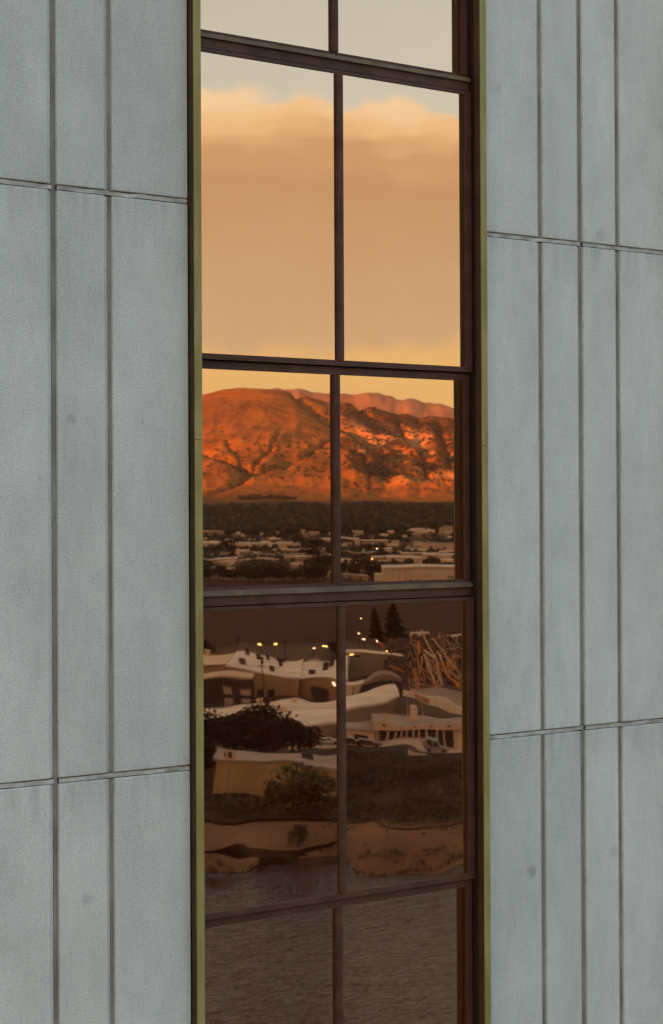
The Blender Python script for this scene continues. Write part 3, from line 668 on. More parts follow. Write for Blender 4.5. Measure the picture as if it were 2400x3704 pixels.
# ---- buildings -------------------------------------------------------
ORD = ['leftmost', 'second', 'third', 'fourth', 'fifth', 'sixth', 'seventh', 'eighth', 'ninth', 'tenth', 'eleventh', 'twelfth', 'thirteenth', 'fourteenth', 'fifteenth', 'sixteenth', 'seventeenth', 'eighteenth', 'nineteenth', 'twentieth']
def ordinal(i): return ORD[i] + ('' if i == 0 else ' from the left')
class Bld:
    """box building: front edge given by two base points in the view, running back by depth"""
    def __init__(s, name, label, u0, v0, u1, v1, depth, h, wall, roof, cat='building', zg=None, rr=None, over=0.25, group=None, back=None):
        r0, r1 = rr if rr else (gp(v0), gp(v1))
        s.z = zg if zg is not None else (gz((r0+r1)/2))
        s.a = Vector((su(u0, r0), r0)); s.b = Vector((su(u1, r1), r1)); d = s.b-s.a; s.len = d.length; s.d = d/s.len
        s.n = Vector((0, 1))
        s.h = h; s.depth = depth
        c = (s.a+s.b)/2 + s.n*depth/2
        s.root = empty(name, S(c.x, c.y, s.z)); tag(s.root, label, cat, group)
        s.wall = s.boxm(0, s.len, 0, depth, -0.5, h).build('wall', wall, s.root, view=True, origin=s.root.location)
        s.roof = s.boxm(-over, s.len+over, -over, depth+over, h+0.004, h+0.35).build('roof', roof, s.root, view=True, origin=s.root.location)
    def pt(s, x, y, z):
        p = s.a + s.d*x + s.n*y; return (p.x, p.y, s.z+z)
    def boxm(s, x0, x1, y0, y1, z0, z1):
        b = MB(); P = s.pt
        b.add([P(x0, y0, z0), P(x1, y0, z0), P(x1, y1, z0), P(x0, y1, z0), P(x0, y0, z1), P(x1, y0, z1), P(x1, y1, z1), P(x0, y1, z1)],
              [(0, 3, 2, 1), (4, 5, 6, 7), (0, 1, 5, 4), (1, 2, 6, 5), (2, 3, 7, 6), (3, 0, 4, 7)]); return b
    def part(s, name, x0, x1, y0, y1, z0, z1, m, parent=None, sub=True):
        return s.boxm(x0, x1, y0, y1, z0, z1).build(name, m, parent or s.root, view=True, origin=s.root.location)
    def window(s, x0, x1, z0, z1, m=None, fr=None):
        w = s.part('window', x0, x1, -0.05, 0.12, z0, z1, m or MT['win'])
        if fr:
            s.part('frame', x0-0.12, x1+0.12, -0.10, 0.02, z1, z1+0.15, fr, w); s.part('sill', x0-0.12, x1+0.12, -0.14, 0.02, z0-0.14, z0, fr, w)
        return w
    def unit(s, x, y, wx, wy, hz, m):
        return s.part('roof_unit', x, x+wx, y, y+wy, s.h+0.352, s.h+0.352+hz, m, s.roof)

# ---- row of buildings across the water, nearest last ------------------
A = Bld('warehouse', 'long beige warehouse with pale roof and rooftop vents below the dark field', 540, 1603, 706, 1617, 52, 4.7, MT['wall_b'], MT['roof_w'])
for x, y, a, b_, c in ((3, 12, 1.2, 1.2, 1.6), (8, 22, 1.0, 1.0, 1.8), (11.5, 8, 1.6, 1.2, 1.2), (14, 28, 1.2, 1.2, 1.4), (6, 36, 1.4, 1.4, 1.2), (9.5, 40, 1.4, 1.4, 1.4), (2.5, 44, 1.0, 1.0, 1.2), (13, 46, 2.6, 1.0, 0.9)):
    A.unit(x, y, a, b_, c, MT['wall_d'] if c < 2 else MT['pink'])
for x in (2, 7, 11): A.part('door', x, x+2.2, -0.06, 0.1, 0, 1.7, MT['wall_d'])
A2 = Bld('warehouse', 'lower brown warehouse wing with lavender roof at the mullion of the tall pane', 707, 1614, 812, 1619, 48, 4.2, MT['wall_b'], MT['roof_w'])
for x, y, c in ((2, 10, 1.4), (5, 25, 1.6), (6.5, 34, 2.0)): A2.unit(x, y, 1.4, 1.2, c, MT['wall_d'])
A2.part('door', 3, 6, -0.06, 0.1, 0, 2.0, MT['wall_d'])
B = Bld('warehouse', 'beige hall with bright cream roof at the left edge behind the dark block', 380, 1585, 538, 1590, 42, 4.1, MT['wall_b'], MT['wall_c'])
B.unit(9, 36, 1.2, 1.2, 2.0, MT['pink'])
Cc = Bld('office_block', 'dark flat-roofed block with two pale windows above the big tree', 380, 1636, 580, 1622, 13, 4.3, MT['wall_d'], MT['pink'])
for u_ in (524, 557):
    x = (su(u_, 430)-Cc.a.x)/Cc.d.x
    Cc.window(x, x+2.0, 1.9, 2.9, MT['winl'], MT['wall_g']); Cc.window(x, x+2.0, 0.1, 1.0, MT['winl'])
D = Bld('warehouse', 'large low building with wide white roof behind the big dark tree', 455, 1722, 792, 1710, 46, 2.5, MT['wall_g'], MT['roof_w'])
for x, y, a, c in ((9, 44, 1.6, 1.2), (14, 30, 2.4, 0.5), (18, 38, 1.2, 0.8)): D.unit(x, y, a, 1.2, c, MT['wall_c'])
D.part('door', 20, 20.8, -0.06, 0.1, 0, 2, MT['wall_d'])
D2 = Bld('warehouse', 'grey-walled building with bright white roof edge left of the red-lettered canopy', 797, 1697, 919, 1671, 23, 3.4, MT['wall_g'], MT['roof_w'])
Eb = Bld('warehouse', 'grey shed with pale roof below the lit lamps beside the scrap heap', 797, 1571, 938, 1575, 12, 5.0, MT['wall_g'], MT['roof_w'])
Eb.part('door', 10, 13, -0.06, 0.1, 0, 3, MT['wall_d']); Eb.part('downpipe', 1.9, 2.1, -0.2, -0.06, 0, 4.6, MT['white'])
for x in (3.0,): Eb.window(x, x+1.2, 3.0, 4.2, MT['win'], MT['white'])
F1 = Bld('storage_shed', 'white windowless storage shed beside the dark shed in front of the scrap heap', 780, 1628, 842, 1630, 7, 3.9, MT['wall_c'], MT['roof_w'], over=0.05)
F1.part('downpipe', F1.len-1.5, F1.len-1.3, -0.12, -0.003, 0, 3.6, MT['wall_d'])
F2 = Bld('storage_shed', 'dark grey shed with domed roof behind the white roof edge', 844, 1632, 928, 1634, 9, 3.6, MT['iron'], MT['wall_g'], over=0.05)
F2.part('door', 3.2, 4.6, -0.08, 0.05, 0.8, 2.4, MT['wall_g'])
dm = MB(); nn = 9
for k in range(nn+1):
    a = math.pi*k/nn
    for y in (-0.1, F2.depth+0.1): dm.v.append(F2.pt(F2.len/2 - math.cos(a)*F2.len/2*1.0, y, F2.h+0.352+math.sin(a)*1.1))
for k in range(nn): dm.f.append((2*k, 2*k+2, 2*k+3, 2*k+1))
dm.f.append(tuple(2*k for k in range(nn, -1, -1))); dm.f.append(tuple(2*k+1 for k in range(nn+1)))
dm.build('dome', MT['wall_g'], F2.roof, view=True, origin=F2.root.location)
G = Bld('shop_building', 'long low shop with a row of dark windows between pale pillars', 874, 1724, 1105, 1731, 15, 2.85, MT['wall_c'], MT['roof_g'], over=0.5)
G.part('fascia', -0.4, G.len+0.4, -0.62, -0.52, 2.05, 3.3, MT['pink'])
x = 0.5
for wpx in (1.05, 1.1, 1.0, 0.9, 1.15, 0.8, 1.0, 1.3, 1.0, 1.6):
    G.window(x, x+wpx, 0.25, 1.95); G.part('pillar', x+wpx+0.02, x+wpx+0.30, -0.35, -0.002, 0, 2.04, MT['pink']); x += wpx+0.34
for k in range(5): G.part('fascia_lamp', 1+k*3.1, 1.35+k*3.1, -0.75, -0.622, 2.6, 2.95, MT['iron'])
G.unit(6.5, 9, 1.5, 1.5, 1.6, MT['wall_c']); G.unit(1.2, 8, 1.2, 1.0, 0.8, MT['pink'])
G2 = Bld('shop_building', 'low lean-to wing with sloping grey roof at the left end of the shop', 798, 1728, 872, 1725, 13, 1.8, MT['wall_c'], MT['roof_g'], over=0.4)
G2.window(2.6, 5.0, 0.3, 1.1)
H = Bld('yellow_hall', 'yellow-walled hall with pale roof behind the round olive tree', 500, 1825, 789, 1843, 11, 3.75, MT['wall_y'], MT['roof_g'])
H.unit(14.8, 5, 1.8, 1.0, 0.8, MT['wall_d'])
H.window(16.2, 17.0, 1.6, 2.4); H.window(15.2, 16.4, 3.0, 3.5)
for k in range(13): H.part('wall_rib', 0.8+k*1.4, 0.88+k*1.4, -0.05, -0.001, 0, 3.7, MT['wall_b'])

# canopy with red lettering
p0 = Vector((su(929, 395), 395)); p1 = Vector((su(1100, 368), 368)); cr_ = empty('canopy', S((p0.x+p1.x)/2, (p0.y+p1.y)/2, 4.0))
tag(cr_, 'white roadside canopy with faded red lettering on thin posts', 'canopy')
dv = (p1-p0); ln = dv.length; dv /= ln; nv_ = Vector((-dv.y, dv.x))
def cbox(x0, x1, y0, y1, z0, z1):
    b = MB(); P = lambda x, y, z: ((p0+dv*x+nv_*y).x, (p0+dv*x+nv_*y).y, z)
    return b.add([P(x0, y0, z0), P(x1, y0, z0), P(x1, y1, z0), P(x0, y1, z0), P(x0, y0, z1), P(x1, y0, z1), P(x1, y1, z1), P(x0, y1, z1)],
                 [(0, 3, 2, 1), (4, 5, 6, 7), (0, 1, 5, 4), (1, 2, 6, 5), (2, 3, 7, 6), (3, 0, 4, 7)])
fa = cbox(0, ln, 0, 0.3, 7.5, 8.75).build('fascia', MT['white'], cr_, view=True, origin=cr_.location)
cbox(0.1, ln-0.1, 0.3, 9, 8.3, 8.55).build('roof', MT['wall_g'], cr_, view=True, origin=cr_.location)
cbox(4.5, 8, -0.1, 0.1, 8.76, 9.5).build('sign_board', MT['wall_c'], cr_, view=True, origin=cr_.location)
rl = random.Random(5); x = 7.0
for wd_, gap in ((0.9, .25), (0.8, .2), (0.8, .8), (0.25, .3), (0.9, .2), (0.9, .25), (0.8, .3)):    # block capitals too blurred to read
    l = cbox(x, x+wd_, -0.06, -0.001, 7.72, 8.52)
    l.build('letter', MT['red'], fa, view=True, origin=cr_.location)
    if wd_ > 0.5: cbox(x+0.22, x+wd_-0.2, -0.075, -0.061, 7.95, 8.28).build('letter_counter', MT['white'], fa, view=True, origin=cr_.location)
    x += wd_+gap
for x in (2.0, 5.4, 9.8): cbox(x, x+0.16, 0.35, 0.5, 4.0, 8.3).build('post', MT['white'], cr_, view=True, origin=cr_.location)

# signs and poles
def pole_sign(name, label, u, r, zg, zb, zt, wm, hm, bm, marks, pm):
    p = S(su(u, r), r, zg); t = empty(name, p); tag(t, label, 'sign'); s0 = su(u, r)
    b = MB(); b.tube([(s0, r+0.12, zg-0.2), (s0, r+0.12, zt-0.05)], 0.09, 6); b.build('post', pm, t, view=True, origin=p)
    b = MB(); b.box(s0-wm/2, s0+wm/2, r-0.08, r+0.02, zb, zt); bd = b.build('board', bm, t, view=True, origin=p)
    for (x0, x1, y0, y1, mm) in marks:
        b = MB(); b.box(s0-wm/2+x0*wm, s0-wm/2+x1*wm, r-0.10, r-0.081, zb+y0*(zt-zb), zb+y1*(zt-zb)); b.build('sign_mark', mm, bd, view=True, origin=p)
    return t
lett = [(0.06+0.09*i, 0.12+0.09*i, 0.30, 0.70, MT['ink']) for i in range(10)]
pole_sign('roadside_sign', 'white rectangular sign with a line of dark lettering below the shop', 968, 338, 4.0, zv(1761, 338), zv(1746, 338), 2.9, 1.1, MT['wall_c'], lett, MT['pole'])
pole_sign('roadside_sign', 'square yellow sign with dark zigzag mark right of the white sign', 1047, 330, 4.0, zv(1787, 330), zv(1767, 330), 1.4, 1.3, MT['yel'], [(0.2, 0.8, 0.6, 0.75, MT['ink']), (0.3, 0.9, 0.35, 0.5, MT['ink'])], MT['pole'])
pole_sign('roadside_sign', 'small yellow notice board low below the white lettered sign', 978, 334, 4.0, zv(1779, 334), zv(1764, 334), 0.8, 1.0, MT['yel'], [(0.2, 0.8, 0.4, 0.6, MT['ink'])], MT['pole'])
pole_sign('tall_sign', 'pale sign box on a tall pole before the yellow hall', 535, 290, 4.0, zv(1764, 290), zv(1744, 290), 2.0, 1.3, MT['pink'], [(0.35, 0.65, 0.2, 0.8, MT['wall_d']), (0.05, 0.15, 0.3, 0.7, MT['wall_d'])], MT['pole'])

def utility_pole(label, u, r, zg, zt, group=None):
    p = S(su(u, r), r, zg); t = empty('utility_pole', p); tag(t, label, 'pole', group); s0 = su(u, r)
    b = MB(); b.tube([(s0, r, zg-0.3), (s0, r, zt)], [0.16, 0.11], 6); b.build('shaft', MT['dpole'], t, view=True, origin=p)
    b = MB(); b.box(s0-0.9, s0+0.9, r-0.06, r+0.06, zt-0.7, zt-0.55); b.build('crossarm', MT['dpole'], t, view=True, origin=p)
utility_pole('dark pole standing before the long beige warehouse', 608, 440, 4.0, zv(1537, 440))
utility_pole('dark pole at the left edge of the field', 560, 520, 4.0, zv(1478, 520))
utility_pole('dark pole against the dark field right of the two lamps', 667, 520, 4.0, zv(1490, 520))
utility_pole('dark pole before the field near the mullion', 733, 515, 4.0, zv(1480, 515))

def lamp(label, u, r, zg, v, m, group=None, wide=0.9, tall=0.42):
    wide *= 0.8; tall *= 0.75
    zt = zv(v, r); p = S(su(u, r), r, zg); t = empty('street_lamp', p); tag(t, label, 'street lamp', group); s0 = su(u, r)
    b = MB(); b.tube([(s0, r+0.3, zg-0.3), (s0, r+0.3, zt+0.25)], 0.09, 6); b.build('post', MT['dpole'], t, view=True, origin=p)
    b = MB(); b.box(s0-wide/2, s0+wide/2, r-0.3, r+0.35, zt+tall/2, zt+tall/2+0.15); b.build('hood', MT['dpole'], t, view=True, origin=p)
    b = MB(); b.tube([(s0-wide*0.42, r, zt), (s0+wide*0.42, r, zt)], tall/2, 8); b.build('lens', m, t, view=True, origin=p)
lamp('left one of two amber lamps above the long warehouse roof', 610, 516, 4, 1498, MT['lamp'], wide=1.1, tall=0.6)
lamp('right one of two amber lamps above the long warehouse roof', 650, 516, 4, 1496, MT['lamp'], wide=1.0, tall=0.55)
lamp('wide amber lamp above the right end of the long warehouse', 762, 512, 4, 1507, MT['lamp'], wide=2.0, tall=0.5)
lamp('pale lamp low above the right end of the long warehouse', 735, 508, 4, 1514, MT['lampw'], wide=1.2, tall=0.3)
lamp('bright white lamp on the brown warehouse wing beside the mullion', 778, 436, 4, 1583, MT['lampw'], wide=0.8, tall=0.8)
for i_, (u_, v_, r_, m_, ww) in enumerate(((833, 1477, 580, 'lampw', .8), (841, 1448, 610, 'lamp', .8), (865, 1468, 590, 'lampw', 1.1), (843, 1490, 560, 'lampw', 1.2), (872, 1488, 560, 'lampw', .8))):
    lamp(('leftmost', 'topmost', 'brightest upper right', 'lower middle', 'lower right')[i_]+' of the small yard lights left of the two evergreens', u_, r_, 4, v_, MT[m_], 'yard lights left of the evergreens', wide=ww*0.7, tall=0.42)
lamp('amber lamp on the wall of the grey shed', 817, 485, 4, 1531, MT['lamp'], wide=1.0, tall=0.7)
lamp('amber lamp over the right part of the grey shed', 898, 485, 4, 1513, MT['lamp'], wide=0.7, tall=0.7)
lamp('upper white light among trees left of the big cream hall', 878, 1180, gz(1180), 1277, MT['lampw'], wide=1.0, tall=0.9)
lamp('lower amber light among trees left of the big cream hall', 868, 1090, gz(1090), 1301, MT['lamp'], wide=1.1, tall=1.0)

# ---- scrap yard ---------------------------------------------------------
def heap_r(v): return 450 + (1615-v)/145.0*70
mb = MB(); hu = [868+i*4 for i in range(80)]; hv = [1628-i*5 for i in range(32)]
for v in hv:
    for u in hu:
        r = heap_r(v); z = zv(v, r)
        edge = sstep(868, 915, u + (1628-v)*0.06 - 6)
        z = 3.6 + (z-3.6)*edge
        s = su(u, r); z += 0.9*noise.fractal((s/2.2, r/2.2, 0), 0.9, 2.0, 5)*edge*sstep(3.6, 5.5, z) + 0.5*edge*noise.noise((s, r, 4))
        mb.v.append((s, r, z))
n_ = len(hu)
for j in range(len(hv)-1):
    for i in range(n_-1): mb.f.append((j*n_+i, j*n_+i+1, (j+1)*n_+i+1, (j+1)*n_+i))
ho = mb.build('scrap_heap', MT['heap'], None, view=True); tag(ho, 'dark brown heap of scrap metal on the right beside the two evergreens', 'scrap heap')
def beam(label, pts, wd_, m, name='steel_beam', dz=0.5):
    P = [(796.7+x*0.1917, 1387.8+y*0.1917) for x, y in pts]
    path = []
    Q = [P[0]] + P + [P[-1]]
    for i in range(1, len(Q)-2):
        for t in (0, .25, .5, .75):
            q = []
            for a in range(2):
                p_, a0, a1, a2 = Q[i-1][a], Q[i][a], Q[i+1][a], Q[i+2][a]
                q.append(0.5*((2*a0)+(a1-p_)*t+(2*p_-5*a0+4*a1-a2)*t*t+(3*a0-p_-3*a1+a2)*t**3))
            path.append(q)
    path.append(P[-1])
    pts3 = []
    for u, v in path:
        r = heap_r(v)-4.5; pts3.append((su(u, r), r, zv(v, r)))
    b = MB(); b.tube(pts3, wd_, 4); o = b.build(name, m, None, view=True); return tag(o, label, 'steel beam', 'bent steel beams on the scrap heap')
beam('long tan bent beam sloping down through the middle of the scrap heap', [(950, 370), (1050, 600), (1150, 830), (1210, 990), (1240, 1150)], 0.27, MT['tan'])
beam('thick orange bent beam at the lower right of the scrap heap', [(1170, 855), (1260, 870), (1340, 990), (1410, 1090), (1425, 1170)], 0.40, MT['rust'])
beam('tan beam with orange end running to the right edge of the heap', [(1120, 480), (1200, 600), (1330, 800), (1440, 900)], 0.30, MT['tan'])
beam('short pale beam in the centre of the scrap heap', [(1005, 655), (1060, 720), (1120, 780)], 0.22, MT['white'])
beam('tan beam ending low in the centre of the scrap heap', [(1000, 720), (1060, 880), (1120, 1030), (1140, 1150)], 0.24, MT['tan'])
beam('red-orange beam at the lower left of the scrap heap', [(870, 900), (920, 1030), (960, 1130)], 0.30, MT['rust'])
beam('dark grey curved beam at the upper right of the heap', [(1230, 460), (1320, 590), (1370, 720)], 0.30, MT['iron'])
beam('thin dark beam in the top right corner of the heap', [(1320, 440), (1390, 500), (1450, 590)], 0.26, MT['iron'])
beam('stubby rust-brown beam at the top left of the heap', [(915, 530), (925, 620), (938, 700)], 0.45, MT['rust'])
beam('short orange bar lying at the left foot of the heap', [(570, 895), (640, 905), (722, 930)], 0.40, MT['rust'])
beam('thin pale rod on the right half of the heap', [(1150, 670), (1200, 745), (1230, 830)], 0.16, MT['white'])
beam('dark crossed bar near the top of the heap', [(1070, 470), (1045, 560), (1030, 640)], 0.24, MT['iron'])
beam('thin rusty rod on the left flank of the heap', [(975, 740), (985, 850), (975, 950)], 0.2, MT['rust'])
beam('tan bar crossing the lower right of the heap', [(1330, 840), (1370, 900), (1440, 905)], 0.30, MT['rust'])
rb = random.Random(41); bars = MB()
for k in range(120):
    x = rb.uniform(760, 1460); y = rb.uniform(470, 1130); l_ = rb.uniform(50, 200); a_ = rb.gauss(1.05, 0.5); P_ = []
    for t in (0, 0.5, 1):
        u_ = 796.7+(x+math.cos(a_)*l_*t+rb.uniform(-8, 8))*0.1917; v_ = 1387.8+(y+math.sin(a_)*l_*t)*0.1917; v_ = min(v_, 1622); r_ = heap_r(v_)-rb.uniform(2.0, 3.6); P_.append((su(u_, r_), r_, zv(v_, r_)))
    bars.tube(P_, rb.uniform(0.06, 0.2), 4)
bars2 = MB()
for k in range(75):
    x = rb.uniform(800, 1450); y = rb.uniform(380, 1130); l_ = rb.uniform(80, 300); a_ = rb.gauss(1.1, 0.35); P_ = []; bend = rb.uniform(-30, 30)
    for t in (0, 0.25, 0.5, 0.75, 1):
        u_ = 796.7+(x+math.cos(a_)*l_*t+bend*math.sin(t*5)+rb.uniform(-5, 5))*0.1917; v_ = min(1387.8+(y+math.sin(a_)*l_*t)*0.1917, 1622); r_ = heap_r(v_)-rb.uniform(3.2, 4.4); P_.append((su(u_, r_), r_, zv(v_, r_)))
    bars2.tube(P_, rb.uniform(0.05, 0.13), 4)
bo = bars2.build('loose_rods', MT['rod2'], None, view=True); tag(bo, 'thin orange bent rods tangled on the scrap heap', 'rods', kind='stuff')
bo = bars.build('loose_rods', MT['scrap_rod'], None, view=True); tag(bo, 'tangle of thin rusty rods over the whole scrap heap', 'rods', kind='stuff')
# excavator with a raised orange arm
xr = 545; p = S(su(884, xr), xr, 4); ex = empty('excavator', p); tag(ex, 'orange excavator with raised arm above the grey shed', 'excavator')
def pv(u, v, r): return (su(u, r), r, zv(v, r))
b = MB(); b.tube([pv(891, 1516, xr), pv(886, 1498, xr), pv(881, 1489, xr)], [0.55, 0.5, 0.4], 4); b.build('boom', MT['rust'], ex, view=True, origin=p)
b = MB(); b.tube([pv(881, 1489, xr), pv(876, 1493, xr)], [0.4, 0.5], 4); b.build('stick', MT['rust'], ex, view=True, origin=p)
b = MB(); b.box(su(888, xr), su(900, xr), xr, xr+2.4, 5.1, 7.2); b.build('cab', MT['rust'], ex, view=True, origin=p)
for k in (0, 1):
    b = MB(); b.box(su(886, xr), su(902, xr), xr-0.2+k*2.0, xr+0.5+k*2.0, 4.0, 5.0); b.build('track', MT['iron'], ex, view=True, origin=p)
T1 = Bld('trailer', 'white trailer box behind the top left of the scrap heap', 953, 1478, 1000, 1482, 3, 5, MT['wall_c'], MT['white'], cat='trailer', rr=(530, 530), zg=8.0, over=0.02)
T2 = Bld('trailer', 'upper white trailer box at the top right of the scrap heap', 1044, 1499, 1084, 1500, 3, 3.0, MT['wall_c'], MT['white'], cat='trailer', rr=(522, 522), zg=9.6, over=0.02)
T3 = Bld('trailer', 'lower white trailer box at the right edge of the scrap heap', 1030, 1518, 1084, 1522, 3, 1.5, MT['wall_c'], MT['white'], cat='trailer', rr=(500, 500), zg=8.5, over=0.02)

# cars in the yard
def car(label, u, r, zg, col, flip=1):
    p = S(su(u, r), r, zg); t = empty('parked_car', p); tag(t, label, 'car', 'cars parked in the pale yard'); s0 = su(u, r)
    M_ = mat('car_paint', col, 0.35, spec=0.5)
    prof = [(-2.2, 0.35), (2.2, 0.35), (2.2, 0.75), (1.9, 0.92), (1.0, 0.98), (0.4, 1.42), (-1.1, 1.45), (-1.75, 1.0), (-2.2, 0.9)]
    b = MB(); n = len(prof)
    b.add([(s0+flip*x, r-0.85, zg+z) for x, z in prof] + [(s0+flip*x, r+0.85, zg+z) for x, z in prof], [tuple(range(n)), tuple(range(2*n-1, n-1, -1))] + [(i, n+i, n+(i+1) % n, (i+1) % n) for i in range(n)])
    b.build('body', M_, t, view=True, origin=p)
    for x0, x1 in ((-1.3, -0.4), (-0.3, 0.6)):
        b = MB(); b.add([(s0+flip*x0, r-0.86, zg+1.0), (s0+flip*x1, r-0.86, zg+1.0), (s0+flip*(x1-0.25), r-0.86, zg+1.36), (s0+flip*(x0+0.05), r-0.86, zg+1.36)], [(0, 1, 2, 3)]); b.build('side_window', MT['win'], t, view=True, origin=p)
    for x in (-1.35, 1.35):
        for y in (-0.78, 0.78):
            b = MB(); b.tube([(s0+x, r+y-0.1, zg+0.33), (s0+x, r+y+0.1, zg+0.33)], 0.33, 12); b.build('wheel', MT['ink'], t, view=True, origin=p)
car('pinkish car parked in the yard below the white roof building', 742, 356, 4.09, (0.40, 0.30, 0.27))
car('dark car parked at the left of the pale yard', 716, 352, 4.09, (0.06, 0.05, 0.05), -1)
car('white car parked in the yard near the mullion', 766, 352, 4.09, (0.6, 0.55, 0.5))
for i, (u_, c_) in enumerate(((820, (0.07, 0.06, 0.06)), (858, (0.10, 0.07, 0.06)))):
    car(('dark car at the left end of the yard before the lean-to', 'brown car in the yard before the left shop windows')[i], u_, 345.5, 4.09, c_)
car('grey car before the middle windows of the shop', 1012, 345, 4.09, (0.25, 0.24, 0.24))

# ---- trees and shrubs near the water -------------------------------------
treepx('broadleaf_tree', 'big round dark tree in front of the white roof', 'tree', 618, 1760, 1612, 160, 'leaf', i=0)
treepx('broadleaf_tree', 'dark tree at the right foot of the big round tree', 'tree', 682, 1756, 1650, 104, 'leaf', i=1)
treepx('broadleaf_tree', 'wide dark tree at the left edge before the white roof', 'tree', 505, 1765, 1626, 140, 'leaf', i=2)
treepx('broadleaf_tree', 'dark tree between the left edge tree and the big round tree', 'tree', 556, 1756, 1632, 80, 'leaf', i=1)
treepx('broadleaf_tree', 'dark low tree below the big round tree', 'tree', 600, 1762, 1680, 120, 'leaf', i=2)
treepx('broadleaf_tree', 'dark tree at the foot of the pole sign, left edge', 'tree', 478, 1800, 1716, 60, 'leaf', i=0)
treepx('olive_tree', 'round olive-green tree in front of the yellow hall', 'tree', 692, 1882, 1772, 150, 'leaf2', i=0)
treepx('bank_shrub', 'small rounded green shrub alone on the sandy bank', 'shrub', 695, 1966, 1908, 36, 'leaf2', i=1, r=262)
treepx('evergreen_tree', 'smaller pointed evergreen beside the yard lights', 'tree', 876, 1488, 1420, 52, 'leaf3', i=0, r=570)
treepx('evergreen_tree', 'larger pointed evergreen left of the scrap heap', 'tree', 922, 1492, 1408, 74, 'leaf3', i=1, r=560)
treepx('broadleaf_tree', 'dark tree at the left edge of the field', 'tree', 478, 1520, 1470, 36, 'leaf', i=1, r=590)
treepx('broadleaf_tree', 'dark tree by the mullion right of the wide amber lamp', 'tree', 786, 1530, 1490, 34, 'leaf', i=2, r=560)
def leaf_stuff(name, label, cat, items, material, seed):
    rg = random.Random(seed); vs = []; fs = []
    for (s0, r0, z0, h_, wd_, nq) in items:
        for _ in range(nq):
            d = Vector((rg.gauss(0, 1), rg.gauss(0, 1), abs(rg.gauss(0, 1)))).normalized()*(rg.random()**0.4)
            p = S(s0+d.x*wd_/2, r0+d.y*wd_/2, z0+d.z*h_)
            a = Vector((rg.gauss(0, 1), rg.gauss(0, 1), rg.gauss(0, 1))).normalized(); c = a.orthogonal().normalized(); e = a.cross(c); q = rg.uniform(0.07, 0.16)*(0.6+h_*0.35); k = len(vs)
            vs += [p+c*q, p+e*q*0.7, p-c*q*0.9, p-e*q*0.8]; fs.append((k, k+1, k+2, k+3))
    me = bpy.data.meshes.new(name); me.from_pydata(vs, [], fs); me.materials.append(material); me.update()
    return tag(link(bpy.data.objects.new(name, me)), label, cat, kind='stuff')
rs_ = random.Random(77); it = []; it2 = []; it3 = []
for k in range(330):                                                     # scrub on top of the bank
    u_ = rs_.uniform(380, 1180); v_ = rs_.uniform(1846, 1900) if u_ < 790 else rs_.uniform(1800, 1912); r_ = gr(v_, 4.0)
    h_ = rs_.uniform(0.5, 1.5)*(1.0 if v_ > 1850 else 1.3); (it if rs_.random() < 0.7 else it2).append((su(u_, r_), r_, 3.9, h_, h_*rs_.uniform(1.6, 3.2), 60))
for k in range(70):
    u_ = rs_.uniform(800, 1100); v_ = rs_.uniform(1762, 1830); r_ = gr(v_, 4.0); h_ = rs_.uniform(0.6, 1.9); it.append((su(u_, r_), r_, 3.9, h_, h_*rs_.uniform(1.6, 3.4), 70))
for k in range(60):
    u_ = rs_.uniform(850, 1040); v_ = rs_.uniform(1962, 1998); r_ = gr(v_, 1.6); h_ = rs_.uniform(0.3, 1.0); it3.append((su(u_, r_), r_, 1.2, h_, h_*rs_.uniform(1.4, 2.6), 50))
for k in range(40):
    u_ = rs_.uniform(880, 1090); v_ = rs_.uniform(1900, 1922); r_ = gr(v_, 4.0); h_ = rs_.uniform(0.3, 0.9); it3.append((su(u_, r_), r_, 3.6, h_, h_*rs_.uniform(1.4, 2.6), 50))
leaf_stuff('scrub', 'dark scrub strip between the buildings and the sandy bank', 'scrub', it, MT['leaf'], 1)
leaf_stuff('scrub', 'olive green bushes mixed into the dark scrub strip', 'scrub', it2, MT['sage'], 2)
leaf_stuff('sage', 'grey sage scrub on the sandy bank right of the mullion', 'scrub', it3, MT['sage'], 3)
# undercut dark ledge on the left bank and timber outfall
mb = MB(); lu = [470+i*8 for i in range(41)]
for u_ in lu:
    vt = interp([(470, 1984), (520, 1978), (580, 1962), (620, 1966), (660, 1972), (700, 1976), (760, 1962), (790, 1952)], u_); vb = vt + interp([(470, 3), (540, 14), (600, 26), (680, 22), (720, 12), (790, 5)], u_)
    for k, v_ in enumerate((vt, lerp(vt, vb, 0.4), vb)):
        r = gr(v_, 2.4 - 0.45*k) - (0.9 if k == 1 else 0.3); mb.v.append((su(u_, r), r, zv(v_, r)+0.02))
for i in range(len(lu)-1):
    for k in range(2): mb.f.append((i*3+k, i*3+k+1, (i+1)*3+k+1, (i+1)*3+k))
tag(mb.build('bank_ledge', MT['scrub_g'], None, view=True), kind='structure')
def gen_stone(rg):
    u = rg.uniform(440, 1110); a, b_ = shore_r(u), btop_r(u); t = rg.random()**4; r = lerp(a-0.5, b_, t); q = rg.uniform(0.15, 0.55)*(1.3 if t < 0.1 else 0.8)
    z = -0.6 + 4.65*(0.55*(r-a+5)/(b_+7-a) + 0.45*sstep(0.15, 0.75, (r-a+5)/(b_+7-a)))
    return su(u, r), r, z-q*0.2, q*1.5, q
STONES = (gen_stone, 220)
of = empty('timber_outfall', S(su(650, 250), 250, 0.4)); tag(of, 'dark timber outfall at the water edge of the left bank', 'outfall')
for k in range(12):
    r = gr(1990, 1.2); b = MB(); s0 = su(600, r)+k*0.42; b.box(s0, s0+0.36, r-0.35, r+0.1, 0.1, 1.5+0.25*math.sin(k*1.7)); b.build('plank', MT['bark'], of, view=True, origin=of.location)

